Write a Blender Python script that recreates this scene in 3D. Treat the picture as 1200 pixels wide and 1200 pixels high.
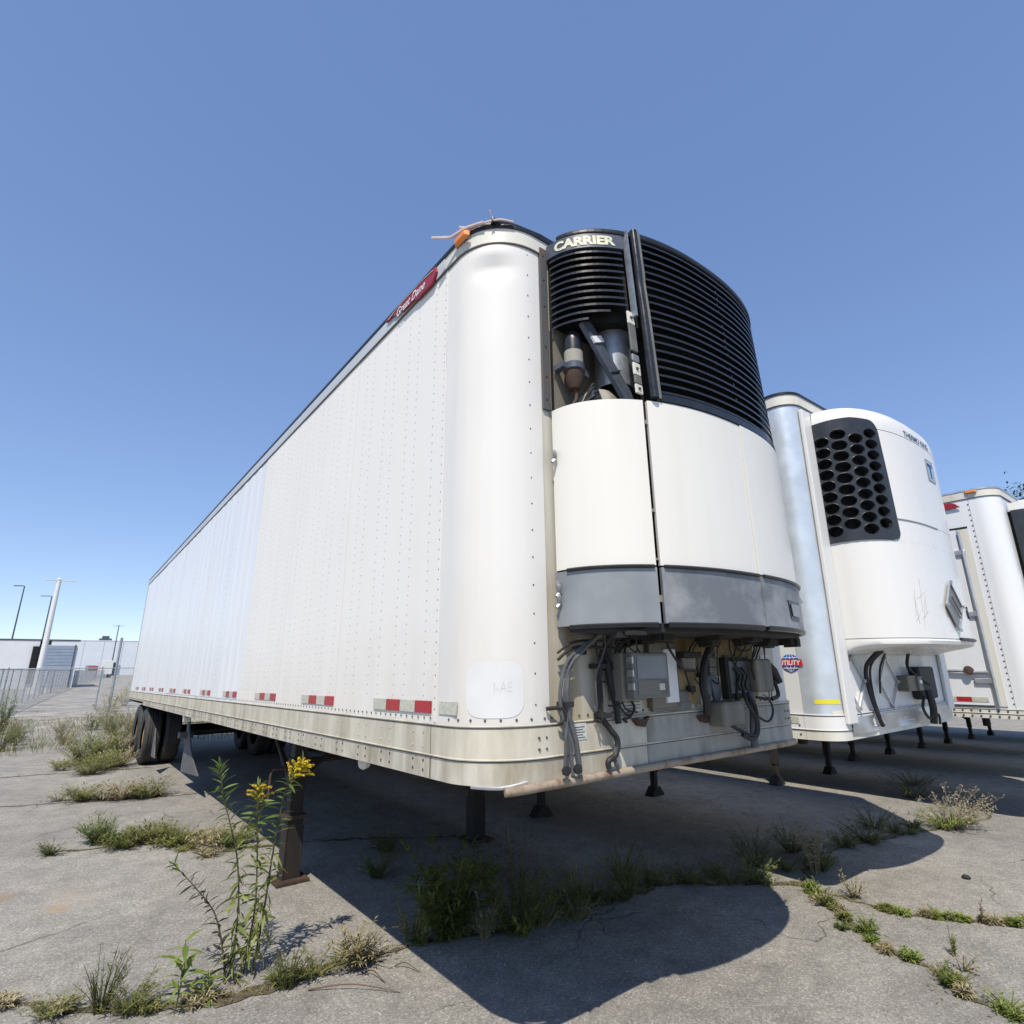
import bpy, bmesh, math, random
from mathutils import Vector, Matrix
random.seed(7)
for o in list(bpy.data.objects): bpy.data.objects.remove(o)
S = bpy.context.scene
COL = S.collection
PI = math.pi
# ------------------------------------------------------------------ camera
cd = bpy.data.cameras.new('camera'); cam = bpy.data.objects.new('camera', cd); COL.objects.link(cam)
FPX, PITCH, YAW, ROLL = 663.53, .2808, .6802, -.011
cd.sensor_fit = 'HORIZONTAL'; cd.sensor_width = 36; cd.lens = FPX/1200*36
cd.shift_x = -24.88/1200; cd.shift_y = -10.32/1200
cd.clip_start = .05; cd.clip_end = 6000
F = Vector((math.sin(YAW)*math.cos(PITCH), math.cos(YAW)*math.cos(PITCH), math.sin(PITCH)))
Rr = Vector((math.cos(YAW), -math.sin(YAW), 0)); U = Rr.cross(F)
R2 = Rr*math.cos(ROLL)+U*math.sin(ROLL); U2 = U*math.cos(ROLL)-Rr*math.sin(ROLL)
M = Matrix((R2, U2, -F)).transposed().to_4x4(); M.translation = Vector((-1.3791, -1.9932, 1.6627))
cam.matrix_world = M
S.camera = cam
# ------------------------------------------------------------------ light
SUN = Vector((-.50, -.455, 1.0)).normalized()
sl = bpy.data.lights.new('sun', 'SUN'); so = bpy.data.objects.new('sun', sl); COL.objects.link(so)
sl.energy = 4.8; sl.angle = math.radians(.53); sl.color = (1, .925, .80)
so.rotation_euler = SUN.to_track_quat('Z', 'Y').to_euler(); so.location = (-8, -8, 16)
W = bpy.data.worlds.new('World'); S.world = W; W.use_nodes = True
nt = W.node_tree; nt.nodes.clear()
sky = nt.nodes.new('ShaderNodeTexSky'); sky.sky_type = 'NISHITA'; sky.sun_disc = False
sky.sun_elevation = math.asin(SUN.z); sky.sun_rotation = math.atan2(SUN.x, SUN.y)
sky.altitude = 200; sky.air_density = .7; sky.dust_density = .15; sky.ozone_density = 2.5
bg = nt.nodes.new('ShaderNodeBackground'); bg.inputs[1].default_value = .40
wo = nt.nodes.new('ShaderNodeOutputWorld')
gm_ = nt.nodes.new('ShaderNodeGamma'); gm_.inputs[1].default_value = .54
hs_ = nt.nodes.new('ShaderNodeHueSaturation'); hs_.inputs['Saturation'].default_value = 1.42; hs_.inputs['Hue'].default_value = .512
nt.links.new(sky.outputs[0], gm_.inputs[0]); nt.links.new(gm_.outputs[0], hs_.inputs['Color']);  nt.links.new(hs_.outputs[0], bg.inputs[0]); nt.links.new(bg.outputs[0], wo.inputs[0])
S.view_settings.view_transform = 'Standard'; S.view_settings.look = 'None'
S.view_settings.exposure = -.06; S.view_settings.gamma = 1
S.render.engine = 'CYCLES'; S.render.resolution_x = S.render.resolution_y = 1024
S.cycles.max_bounces = 5; S.cycles.diffuse_bounces = 1

# ------------------------------------------------------------------ materials
class NT:
    def __init__(s, name):
        s.m = bpy.data.materials.new(name); s.m.use_nodes = True; s.t = s.m.node_tree
        s.b = s.t.nodes['Principled BSDF']; s.co = s.t.nodes.new('ShaderNodeTexCoord').outputs['Object']
    def n(s, typ, **kw):
        nd = s.t.nodes.new(typ)
        for k, v in kw.items():
            if k in nd.inputs.keys() if isinstance(k, str) else False: pass
            setattr(nd, k, v)
        return nd
    def l(s, a, b): s.t.links.new(a, b)
    def mapping(s, scale=(1, 1, 1), src=None):
        mp = s.n('ShaderNodeMapping'); mp.inputs['Scale'].default_value = scale
        s.l(src or s.co, mp.inputs['Vector']); return mp.outputs[0]
    def noise(s, scale, detail=4, rough=.55, vec=None, dist=0):
        nd = s.n('ShaderNodeTexNoise'); nd.inputs['Scale'].default_value = scale
        nd.inputs['Detail'].default_value = detail; nd.inputs['Roughness'].default_value = rough
        nd.inputs['Distortion'].default_value = dist
        s.l(vec or s.co, nd.inputs['Vector']); return nd.outputs['Fac']
    def ramp(s, fac, stops, interp='LINEAR'):
        r = s.n('ShaderNodeValToRGB'); r.color_ramp.interpolation = interp
        e = r.color_ramp.elements
        while len(e) < len(stops): e.new(.5)
        for el, (p, c) in zip(e, stops):
            el.position = p; el.color = (c, c, c, 1) if not hasattr(c, '__len__') else (*c, 1)
        s.l(fac, r.inputs[0]); return r.outputs[0]
    def mix(s, fac, a, b, mode='MIX'):
        m = s.n('ShaderNodeMix', data_type='RGBA', blend_type=mode)
        for i, v in ((0, fac), (6, a), (7, b)):
            if hasattr(v, 'is_linked') or hasattr(v, 'links'): s.l(v, m.inputs[i])
            elif i == 0: m.inputs[0].default_value = v
            else: m.inputs[i].default_value = (*v, 1)
        return m.outputs[2]
    def math(s, op, a, b=0):
        m = s.n('ShaderNodeMath', operation=op)
        for i, v in ((0, a), (1, b)):
            if hasattr(v, 'links'): s.l(v, m.inputs[i])
            else: m.inputs[i].default_value = v
        return m.outputs[0]
    def bump(s, h, strength, dist=.01):
        b = s.n('ShaderNodeBump'); b.inputs['Strength'].default_value = strength; b.inputs['Distance'].default_value = dist
        s.l(h, b.inputs['Height']); s.l(b.outputs[0], s.b.inputs['Normal'])
    def done(s, col=None, rough=None, metal=0, spec=None):
        for k, v in (('Base Color', col), ('Roughness', rough), ('Metallic', metal), ('Specular IOR Level', spec)):
            if v is None: continue
            if hasattr(v, 'links'): s.l(v, s.b.inputs[k])
            elif k == 'Base Color': s.b.inputs[k].default_value = (*v, 1)
            else: s.b.inputs[k].default_value = v
        return s.m

def plain(name, col, rough=.5, metal=0, var=.12, scale=9, bump=0):
    t = NT(name)
    f = t.ramp(t.noise(scale, 5), [(.3, 1-var), (.7, 1+var*.4)])
    c = t.mix(1.0, f, col, 'MULTIPLY')
    if bump: t.bump(t.noise(scale*12, 3), bump, .004)
    return t.done(c, t.math('ADD', t.math('MULTIPLY', t.noise(scale*2), .25), rough-.12), metal)

def paint(name, col, stain=(.52, .45, .33), amt=.35, rough=.32, streak=(7, 7, .35), wav=0.0, low=None, thr=(.46, .72), spec=.3):
    """trailer paint: chalky variation, vertical run-down stains, specks of grime"""
    t = NT(name)
    st = t.noise(1.0, 6, .6, t.mapping(streak))
    st = t.ramp(st, [(thr[0], 0), (thr[1], 1)])
    big = t.ramp(t.noise(.9, 4), [(.35, .97), (.65, 1.0)])
    sp = t.ramp(t.noise(38, 3, .7), [(.68, 0), (.76, 1)])
    c = t.mix(t.math('MULTIPLY', st, amt), col, stain)
    if low:
        z0, z1, a = low
        se = t.n('ShaderNodeSeparateXYZ'); t.l(t.co, se.inputs[0])
        k = t.n('ShaderNodeMapRange'); k.inputs[1].default_value = z1; k.inputs[2].default_value = z0
        t.l(se.outputs[2], k.inputs[0])
        n2 = t.ramp(t.noise(2.4, 6, .65, t.mapping((3, 3, 1))), [(.3, .25), (.7, 1)])
        c = t.mix(t.math('MULTIPLY', t.math('MULTIPLY', k.outputs[0], n2), a), c, stain)
    c = t.mix(t.math('MULTIPLY', sp, .25*amt+.04), c, (.16, .13, .1))
    c = t.mix(1.0, big, c, 'MULTIPLY')
    if wav: t.bump(t.noise(1.6, 2, .5, t.mapping((1, 2.2, .5))), wav, .03)
    return t.done(c, t.math('ADD', t.math('MULTIPLY', st, .2), rough), spec=spec)

MAT = {}
MAT['old_white'] = paint('old_white_paint', (.845, .82, .765), amt=.05, rough=.55, wav=.05, low=(1.42, 2.0, .35))
MAT['new_white'] = paint('newer_white_paint', (.81, .825, .83), amt=.03, wav=.02, rough=.3, streak=(2.5, 2.5, .3))
MAT['corner_white'] = paint('corner_white_paint', (.765, .75, .71), amt=.10, wav=.08, rough=.65, low=(1.42, 2.2, .35))
MAT['unit_white'] = paint('unit_white_plastic', (.80, .78, .715), stain=(.62, .56, .44), amt=.18, rough=.35, wav=.05)
MAT['skirt'] = paint('skirt_paint', (.64, .60, .49), stain=(.33, .28, .19), amt=.75, rough=.5, streak=(5, 5, 1.4), thr=(.40, .68))
MAT['skirt_low'] = paint('skirt_lower_paint', (.60, .565, .47), stain=(.26, .22, .15), amt=.8, rough=.5, streak=(7, 7, 2), thr=(.38, .66))
MAT['front_wall'] = paint('front_wall_paint', (.60, .58, .50), stain=(.30, .22, .10), amt=.8, rough=.4, low=(1.42, 2.3, .5))  # stained paint, deepened to put shade below the cooling unit into the colour
MAT['rail_grime_shade'] = paint('grimy_shaded_rail_paint', (.36, .35, .31), stain=(.12, .11, .09), amt=.8, rough=.5, streak=(5, 5, 2))  # grime plus the cooling unit's shade, both put into the rail colour
MAT['patch'] = plain('fresh_white_patch', (.715, .71, .69), .62, var=.05, scale=6)
MAT['t2_white'] = paint('second_trailer_white', (.78, .78, .76), amt=.12, rough=.25)
MAT['t2_unit'] = paint('second_unit_white', (.80, .79, .76), stain=(.6, .58, .5), amt=.12, rough=.22)
MAT['t3_white'] = paint('third_trailer_white', (.81, .82, .82), amt=.1, rough=.28)
MAT['cream'] = paint('cream_rail', (.72, .70, .62), stain=(.36, .3, .2), amt=.35, rough=.4)
MAT['alu'] = plain('mill_aluminium', (.62, .63, .64), .38, .85, var=.2, scale=6)
MAT['railgrey'] = paint('grey_rail', (.55, .58, .60), stain=(.3, .28, .24), amt=.4, rough=.35, streak=(3, 1, 8))
MAT['steel'] = plain('stainless_steel', (.70, .76, .81), .38, .45, var=.14, scale=5)  # pale blue of the reflected sky is put into the base colour
MAT['galv'] = plain('galvanised_steel', (.42, .44, .46), .45, .7, var=.3, scale=14)
MAT['black'] = plain('black_plastic', (.018, .019, .022), .34, var=.3, scale=12)
MAT['slat'] = plain('black_slat_plastic', (.022, .024, .028), .25, var=.3, scale=12)
MAT['void'] = plain('void_black', (.006, .006, .006), .8)  # near-black colour of unit interiors and warehouse door surrounds
MAT['rubber'] = plain('black_rubber', (.022, .022, .022), .6, var=.4, scale=20)
MAT['hosegrey'] = plain('grey_hose_rubber', (.10, .105, .11), .5, var=.3, scale=20)
MAT['tyre'] = plain('dusty_tyre_rubber', (.045, .044, .042), .75, var=.4, scale=10, bump=.2)
MAT['under'] = plain('underbody_steel', (.022, .02, .018), .75, var=.5, scale=6)
MAT['amber'] = plain('amber_lens', (.85, .27, .04), .2, var=.1)
MAT['red_lens'] = plain('red_reflective', (.42, .022, .03), .3, var=.25, scale=60)
MAT['badge_red'] = plain('badge_red', (.34, .02, .035), .3, var=.25, scale=30)
MAT['tape_white'] = plain('white_reflective', (.56, .56, .46), .35, var=.25, scale=60)
MAT['letter'] = plain('cream_letter', (.74, .72, .55), .5, var=.3, scale=40)
MAT['white'] = plain('white_print', (.8, .8, .8), .4, var=.05)
MAT['navy'] = plain('navy_print', (.02, .045, .16), .35, var=.1)
MAT['logoblue'] = plain('blue_print', (.025, .10, .42), .35, var=.1)
MAT['logored'] = plain('red_print', (.55, .03, .05), .35, var=.1)
MAT['ink'] = plain('black_print', (.05, .05, .05), .6, var=.1)
MAT['labelgrey'] = plain('pale_label', (.62, .62, .58), .5, var=.2, scale=50)
MAT['yellow'] = plain('yellow_label', (.85, .72, .03), .4, var=.1)
MAT['boxgrey'] = plain('grey_box_plastic', (.17, .172, .16), .45, var=.25, scale=12)
MAT['boxdirty'] = paint('dirty_box_metal', (.21, .195, .16), stain=(.08, .065, .045), amt=.7, rough=.5)
MAT['pipe'] = paint('worn_beige_pipe', (.36, .295, .22), stain=(.15, .08, .05), amt=1.0, rough=.55, streak=(14, 14, 14))
MAT['rust'] = plain('rusty_steel', (.075, .042, .028), .8, var=.6, scale=9, bump=.3)
MAT['legpaint'] = paint('worn_leg_paint', (.024, .022, .021), stain=(.05, .032, .022), amt=.9, rough=.6, streak=(8, 8, 5))
MAT['rim'] = plain('orange_rusty_rim', (.50, .27, .09), .6, var=.4, scale=9)
MAT['channel'] = plain('dark_slate_channel', (.075, .09, .12), .4, var=.25, scale=20)
MAT['duct'] = paint('grimy_white_duct', (.36, .34, .29), stain=(.12, .09, .06), amt=1.0, rough=.5)
MAT['strip'] = plain('torn_pale_strip', (.72, .62, .6), .6, var=.2)
MAT['flap'] = plain('dusty_flap_rubber', (.12, .122, .125), .75, var=.3)
MAT['bolt'] = plain('dark_rivet_head', (.16, .145, .12), .5, .4, var=.4, scale=30)
MAT['rivet'] = plain('painted_rivet_head', (.50, .50, .47), .45, .2, var=.3, scale=30)
MAT['seam'] = plain('seam_dirt_and_shadow', (.12, .105, .085), .8)
MAT['logosky'] = plain('pale_blue_print', (.35, .52, .68), .35, var=.08)
MAT['scuff'] = plain('grey_scuff', (.64, .64, .63), .6, var=.4)

def chalk():
    t = NT('chalked_grey_plastic')
    k = t.ramp(t.noise(2.2, 5, .6, t.mapping((1, 1, 1.3))), [(.45, 0), (.80, 1)])
    c = t.mix(k, (.15, .165, .18), (.47, .48, .49))
    c = t.mix(t.math('MULTIPLY', t.ramp(t.noise(9, 5, .7, t.mapping((2, 2, .6))), [(.55, 0), (.75, 1)]), .2), c, (.10, .105, .11))
    return t.done(c, .55)
def greyplas():
    t = NT('grey_plastic_panel')
    c = t.mix(t.ramp(t.noise(3, 5), [(.4, 0), (.75, 1)]), (.20, .22, .235), (.30, .315, .325))
    return t.done(c, .42)
MAT['framedark'] = paint('rust_spotted_frame', (.10, .105, .11), stain=(.20, .09, .04), amt=.5, rough=.5, streak=(9, 9, 5))
MAT['chalk'] = chalk(); MAT['greyplas'] = greyplas()

def asphalt():
    t = NT('weathered_asphalt')
    big = t.noise(.35, 5, .6)
    mid = t.noise(2.2, 6, .65)
    base = t.mix(t.ramp(big, [(.35, 0), (.65, 1)]), (.265, .250, .228), (.37, .35, .31))
    base = t.mix(t.ramp(mid, [(.42, 0), (.7, .55)]), base, (.37, .35, .31))
    vo = t.n('ShaderNodeTexVoronoi'); vo.inputs['Scale'].default_value = 130; t.l(t.co, vo.inputs['Vector'])
    sep = t.n('ShaderNodeSeparateColor'); t.l(vo.outputs['Color'], sep.inputs[0])
    ag = t.ramp(sep.outputs[0], [(0, .72), (.55, .96), (.88, 1.1), (1, 1.55)])
    base = t.mix(1.0, base, ag, 'MULTIPLY')
    base = t.mix(1.0, base, t.ramp(t.noise(45, 4, .7), [(.3, .78), (.7, 1.18)]), 'MULTIPLY')
    pv = t.n('ShaderNodeTexVoronoi'); pv.inputs['Scale'].default_value = .55; t.l(t.mapping((1, .8, 1), wv_src := t.co), pv.inputs['Vector'])
    ps = t.n('ShaderNodeSeparateColor'); t.l(pv.outputs['Color'], ps.inputs[0])
    base = t.mix(1.0, base, t.ramp(ps.outputs[0], [(0, .93), (1, 1.06)]), 'MULTIPLY')
    base = t.mix(1.0, base, t.ramp(t.noise(5.5, 8, .75), [(.32, .74), (.55, 1.0), (.75, 1.12)]), 'MULTIPLY')
    # fine random cracks
    wv = t.n('ShaderNodeVectorMath', operation='ADD')
    nz = t.n('ShaderNodeTexNoise'); nz.inputs['Scale'].default_value = 1.3; nz.inputs['Detail'].default_value = 5; t.l(t.co, nz.inputs['Vector'])
    t.l(t.co, wv.inputs[0]); t.l(nz.outputs['Color'], wv.inputs[1])
    cr = t.n('ShaderNodeTexVoronoi', feature='DISTANCE_TO_EDGE'); cr.inputs['Scale'].default_value = .42; t.l(wv.outputs[0], cr.inputs['Vector'])
    crk = t.ramp(cr.outputs['Distance'], [(.0, 1), (.0045, 0)])
    crk = t.math('MULTIPLY', crk, t.ramp(t.noise(.6, 3), [(.47, 0), (.56, 1)]))
    base = t.mix(t.math('MULTIPLY', crk, .55), base, (.035, .03, .026))
    # dark oily and dusty blotches
    base = t.mix(t.ramp(t.noise(.9, 5, .6, t.mapping((1.4, .8, 1))), [(.56, 0), (.75, .45)]), base, (.16, .152, .143))
    base = t.mix(t.ramp(t.noise(1.7, 5, .6), [(.66, 0), (.8, .5)]), base, (.42, .365, .28))
    for cx_, cy_, rr_, cc_, st_ in ((-1.10, 4.05, .16, (.36, .25, .14), 1), (-1.55, 4.5, .22, (.30, .20, .10), .8), (2.15, .02, .10, (.5, .47, .42), .6), (-1.0, 4.15, .3, (.36, .31, .25), .6), (4.6, -.75, .5, (.36, .35, .33), .6)):
        dv = t.n('ShaderNodeVectorMath', operation='DISTANCE'); t.l(wv.outputs[0], dv.inputs[0]); dv.inputs[1].default_value = (cx_+.5, cy_+.5, .5)
        base = t.mix(t.math('MULTIPLY', t.ramp(dv.outputs['Value'], [(rr_*.3, st_), (rr_, 0)]), t.ramp(t.noise(9, 5, .7), [(.3, .3), (.6, 1)])), base, cc_)
    h = t.math('ADD', t.math('MULTIPLY', sep.outputs[1], .5), t.math('SUBTRACT', t.noise(60, 3), t.math('MULTIPLY', crk, 2.5)))
    t.bump(h, .55, .006)
    return t.done(base, .88, spec=.25)
MAT['asphalt'] = asphalt()
def soil(name, a, b, sc=18):
    t = NT(name)
    c = t.mix(t.ramp(t.noise(sc, 6, .7), [(.35, 0), (.65, 1)]), a, b)
    c = t.mix(t.ramp(t.noise(70, 4, .7), [(.5, 0), (.7, .7)]), c, (.30, .26, .18))
    t.bump(t.noise(50, 5), .8, .012)
    return t.done(c, .95, spec=.1)
MAT['soil'] = soil('crack_soil', (.05, .042, .03), (.14, .115, .075))
MAT['gravel'] = soil('broken_pale_pavement', (.20, .19, .175), (.46, .44, .40), .9)
def leafmat(name, a, b, tr=.35, scale=7):
    t = NT(name)
    oi = t.n('ShaderNodeObjectInfo')
    v = t.math('ADD', t.math('MULTIPLY', t.noise(scale, 3), .8), t.math('MULTIPLY', oi.outputs['Random'], .35))
    c = t.mix(t.ramp(v, [(.3, 0), (.85, 1)]), a, b)
    t.done(c, .5, spec=.3)
    tl = t.n('ShaderNodeBsdfTranslucent'); t.l(c, tl.inputs[0])
    mx = t.n('ShaderNodeMixShader'); mx.inputs[0].default_value = tr
    t.l(t.b.outputs[0], mx.inputs[1]); t.l(tl.outputs[0], mx.inputs[2])
    t.l(mx.outputs[0], t.t.nodes['Material Output'].inputs[0])
    return t.m
MAT['leaf'] = leafmat('goldenrod_leaf', (.07, .13, .028), (.24, .30, .08))
MAT['leaf_pale'] = leafmat('yellowing_leaf', (.17, .22, .06), (.42, .42, .16))
MAT['leaf_dark'] = leafmat('dark_withering_leaf', (.035, .05, .025), (.10, .085, .055))
MAT['weed'] = leafmat('weed_leaf', (.075, .115, .022), (.28, .29, .085))
MAT['weed_bright'] = leafmat('bright_weed_leaf', (.12, .19, .03), (.34, .40, .10))
MAT['dry'] = leafmat('dry_stalk', (.19, .15, .08), (.42, .35, .22), .2)
MAT['seed'] = leafmat('pale_seed_head', (.40, .35, .25), (.62, .57, .44), .3)
MAT['grass'] = leafmat('crack_grass', (.10, .15, .03), (.38, .37, .12))
MAT['straw'] = leafmat('straw', (.30, .25, .13), (.50, .43, .26), .2)
MAT['flower'] = leafmat('yellow_flower', (.62, .43, .02), (.86, .66, .05), .3, 30)
MAT['stem'] = leafmat('brown_green_stem', (.06, .05, .025), (.13, .12, .05), .05)
MAT['stem_red'] = leafmat('reddish_stem', (.10, .05, .03), (.18, .11, .06), .05)
MAT['conc'] = plain('white_cladding', (.72, .73, .74), .6, var=.06, scale=.5)
MAT['farwhite'] = plain('far_white_cladding', (.68, .72, .76), .6, var=.05, scale=.3)
MAT['dockdoor'] = plain('blue_grey_shutter', (.28, .34, .42), .5, var=.1, scale=2)
MAT['polewhite'] = plain('white_pole_paint', (.74, .74, .72), .45, var=.1)
MAT['poledark'] = plain('dark_pole_paint', (.07, .09, .12), .5, var=.1)
MAT['bark'] = plain('tree_bark', (.10, .075, .05), .9, var=.4)
MAT['crown'] = leafmat('tree_foliage', (.03, .06, .015), (.11, .15, .04), .3, 2)

# ------------------------------------------------------------------ mesh helpers
class MB:
    def __init__(s): s.v = []; s.f = []
    def add(s, vs, fs):
        b = len(s.v); s.v += [tuple(v) for v in vs]; s.f += [tuple(b+i for i in f) for f in fs]; return s
    def box(s, x0, x1, y0, y1, z0, z1, m=None):
        vs = [Vector((x, y, z)) for z in (z0, z1) for y in (y0, y1) for x in (x0, x1)]
        if m is not None: vs = [m @ v for v in vs]
        return s.add(vs, [(0, 2, 3, 1), (4, 5, 7, 6), (0, 1, 5, 4), (2, 6, 7, 3), (0, 4, 6, 2), (1, 3, 7, 5)])
    def bar(s, a, b, w, h, up=(0, 0, 1)):
        a = Vector(a); b = Vector(b); d = (b-a); L = d.length; d.normalize()
        u = Vector(up); sd = d.cross(u)
        if sd.length < 1e-4: sd = d.cross(Vector((1, 0, 0)))
        sd.normalize(); u = sd.cross(d)
        m = Matrix((sd, d, u)).transposed().to_4x4(); m.translation = a
        return s.box(-w/2, w/2, 0, L, -h/2, h/2, m)
    def tube(s, pts, r, n=7, cap=True, sub=0):
        pts = [Vector(p) for p in pts]
        if sub: pts = smooth(pts, sub)
        k = len(pts); rs = r if hasattr(r, '__len__') else [r]*k
        if len(rs) != k: rs = [rs[0]+(rs[-1]-rs[0])*i/(k-1) for i in range(k)]
        b = len(s.v); prev = None
        for i, p in enumerate(pts):
            d = (pts[min(i+1, k-1)]-pts[max(i-1, 0)]).normalized()
            if prev is None:
                a = d.orthogonal().normalized()
            else:
                a = prev-d*prev.dot(d)
                a = a.normalized() if a.length > 1e-6 else d.orthogonal().normalized()
            prev = a; c = d.cross(a)
            for j in range(n):
                t = 2*PI*j/n; s.v.append(tuple(p+(a*math.cos(t)+c*math.sin(t))*rs[i]))
        for i in range(k-1):
            for j in range(n):
                j2 = (j+1) % n; s.f.append((b+i*n+j, b+i*n+j2, b+(i+1)*n+j2, b+(i+1)*n+j))
        if cap: s.f.append(tuple(b+j for j in range(n))[::-1]); s.f.append(tuple(b+(k-1)*n+j for j in range(n)))
        return s
    def lathe(s, prof, c, axis, n=24):
        """prof: list of (r, h) along axis from c"""
        axis = Vector(axis).normalized(); a = axis.orthogonal().normalized(); e = axis.cross(a); c = Vector(c)
        b = len(s.v)
        for r, h in prof:
            for j in range(n):
                t = 2*PI*j/n; s.v.append(tuple(c+axis*h+(a*math.cos(t)+e*math.sin(t))*r))
        for i in range(len(prof)-1):
            for j in range(n):
                j2 = (j+1) % n; s.f.append((b+i*n+j, b+i*n+j2, b+(i+1)*n+j2, b+(i+1)*n+j))
        return s
    def prism(s, pts, d):
        """closed polygon of 3D points extruded by vector d"""
        k = len(pts); pts = [Vector(p) for p in pts]; d = Vector(d)
        return s.add(pts+[p+d for p in pts], [tuple(range(k))[::-1], tuple(range(k, 2*k))]+[(i, (i+1) % k, (i+1) % k+k, i+k) for i in range(k)])
    def grid(s, rows, th=None):
        """rows of points -> sheet; with th = rows of inner points -> closed slab"""
        n = len(rows); m = len(rows[0]); b = len(s.v)
        for r in rows: s.v += [tuple(p) for p in r]
        for i in range(n-1):
            for j in range(m-1): s.f.append((b+i*m+j, b+i*m+j+1, b+(i+1)*m+j+1, b+(i+1)*m+j))
        if th:
            c = len(s.v)
            for r in th: s.v += [tuple(p) for p in r]
            for i in range(n-1):
                for j in range(m-1): s.f.append((c+i*m+j, c+(i+1)*m+j, c+(i+1)*m+j+1, c+i*m+j+1))
            for j in range(m-1):
                s.f.append((b+j, c+j, c+j+1, b+j+1)); q = (n-1)*m; s.f.append((b+q+j, b+q+j+1, c+q+j+1, c+q+j))
            for i in range(n-1):
                s.f.append((b+i*m, b+(i+1)*m, c+(i+1)*m, c+i*m)); q = m-1; s.f.append((b+i*m+q, c+i*m+q, c+(i+1)*m+q, b+(i+1)*m+q))
        return s
    def mesh(s, name, mat, sm=False):
        me = bpy.data.meshes.new(name); me.from_pydata(s.v, [], s.f); me.update()
        me.materials.append(MAT[mat] if isinstance(mat, str) else mat)
        if sm:
            for p in me.polygons: p.use_smooth = True
        return me
    def build(s, name, mat, parent=None, sm=False, bev=0, **props):
        o = bpy.data.objects.new(name, s.mesh(name, mat, sm)); COL.objects.link(o)
        if parent: o.parent = parent
        if bev:
            m = o.modifiers.new('bevel', 'BEVEL'); m.width = bev; m.segments = 2; m.limit_method = 'ANGLE'
        if sm == 'auto' or (sm and bev == 0):
            for p in o.data.polygons: p.use_smooth = True
            o.data.set_sharp_from_angle(angle=math.radians(38))
        for k, v in props.items(): o[k] = v
        return o

def smooth(pts, k):
    out = []
    n = len(pts)
    for i in range(n-1):
        p0, p1, p2, p3 = pts[max(i-1, 0)], pts[i], pts[i+1], pts[min(i+2, n-1)]
        for j in range(k):
            t = j/k; out.append(.5*((2*p1)+(p2-p0)*t+(2*p0-5*p1+4*p2-p3)*t*t+(3*p1-p0-3*p2+p3)*t**3))
    out.append(pts[-1]); return out
def bx(x0, x1, y0, y1, z0, z1): return MB().box(x0, x1, y0, y1, z0, z1)
def thing(name, label, cat, loc=(0, 0, 0), rot=(0, 0, 0), group=None):
    o = bpy.data.objects.new(name, None); COL.objects.link(o); o.location = loc; o.rotation_euler = rot
    o.empty_display_size = .2
    return tag(o, label, cat, group)
def tag(o, label, cat, group=None):
    o['label'] = label; o['category'] = cat
    if group: o['group'] = group
    return o
def struct(o): o['kind'] = 'structure'; return o
def copy_tree(o, parent=None):
    c = o.copy(); COL.objects.link(c); c.parent = parent
    for ch in list(o.children): copy_tree(ch, c)
    return c
def text(body, shear=0, bold=0):
    """flat outline of a word as (verts 2D scaled to height 1, faces, width)"""
    cu = bpy.data.curves.new('t', 'FONT'); cu.body = body; cu.shear = shear; cu.offset = bold; cu.resolution_u = 3
    ob = bpy.data.objects.new('t', cu); COL.objects.link(ob)
    dg = bpy.context.evaluated_depsgraph_get(); me = bpy.data.meshes.new_from_object(ob.evaluated_get(dg))
    vs = [(v.co.x, v.co.y) for v in me.vertices]; fs = [tuple(p.vertices) for p in me.polygons]
    bpy.data.objects.remove(ob); bpy.data.curves.remove(cu); bpy.data.meshes.remove(me)
    x0 = min(v[0] for v in vs); x1 = max(v[0] for v in vs); y0 = min(v[1] for v in vs); y1 = max(v[1] for v in vs)
    h = y1-y0
    return [((x-x0)/h, (y-y0)/h) for x, y in vs], fs, (x1-x0)/h
def letters(name, body, mat, parent, place, shear=0, bold=0, wide=1, h=1.0):
    vs, fs, w = text(body, shear, bold)
    return MB().add([place(x*wide*h, y*h) for x, y in vs], fs).build(name, mat, parent)

SL = .0247
def gz(x, y=0):
    """the lot falls gently to the right of the first trailer"""
    if x < .9: return 0.0
    if x < 1.7: return -SL*(x-.9)**2/1.6
    return -SL*(min(x, 26)-1.3)

# ------------------------------------------------------------------ ground
def axis(a, b, step, far):
    o = []; x = a
    while x < b+1e-6: o.append(x); x += step
    k = step
    lo = [a]; hi = [b]
    while lo[-1] > -far: k *= 1.7; lo.append(lo[-1]-k)
    k = step
    while hi[-1] < far: k *= 1.7; hi.append(hi[-1]+k)
    return lo[:0:-1]+o+hi[1:]
xs = axis(-4, 12, .4, 1800); ys = axis(-4, 18, 1.0, 1800)
struct(MB().grid([[(x, y, gz(x)) for x in xs] for y in ys]).build('ground', 'asphalt'))
# pale broken pavement beyond the yard, a sheet laid over the asphalt
g = MB(); rows = []
for i in range(30):
    y = 21+i*6.2
    rows.append([(-30+8.0*j+(random.uniform(-.5, .5) if i == 0 else 0), y+i*i*.12+(random.uniform(-.6, .6) if i == 0 else 0), .004) for j in range(10)])
struct(g.grid(rows).build('gravel_yard', 'gravel'))

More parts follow.
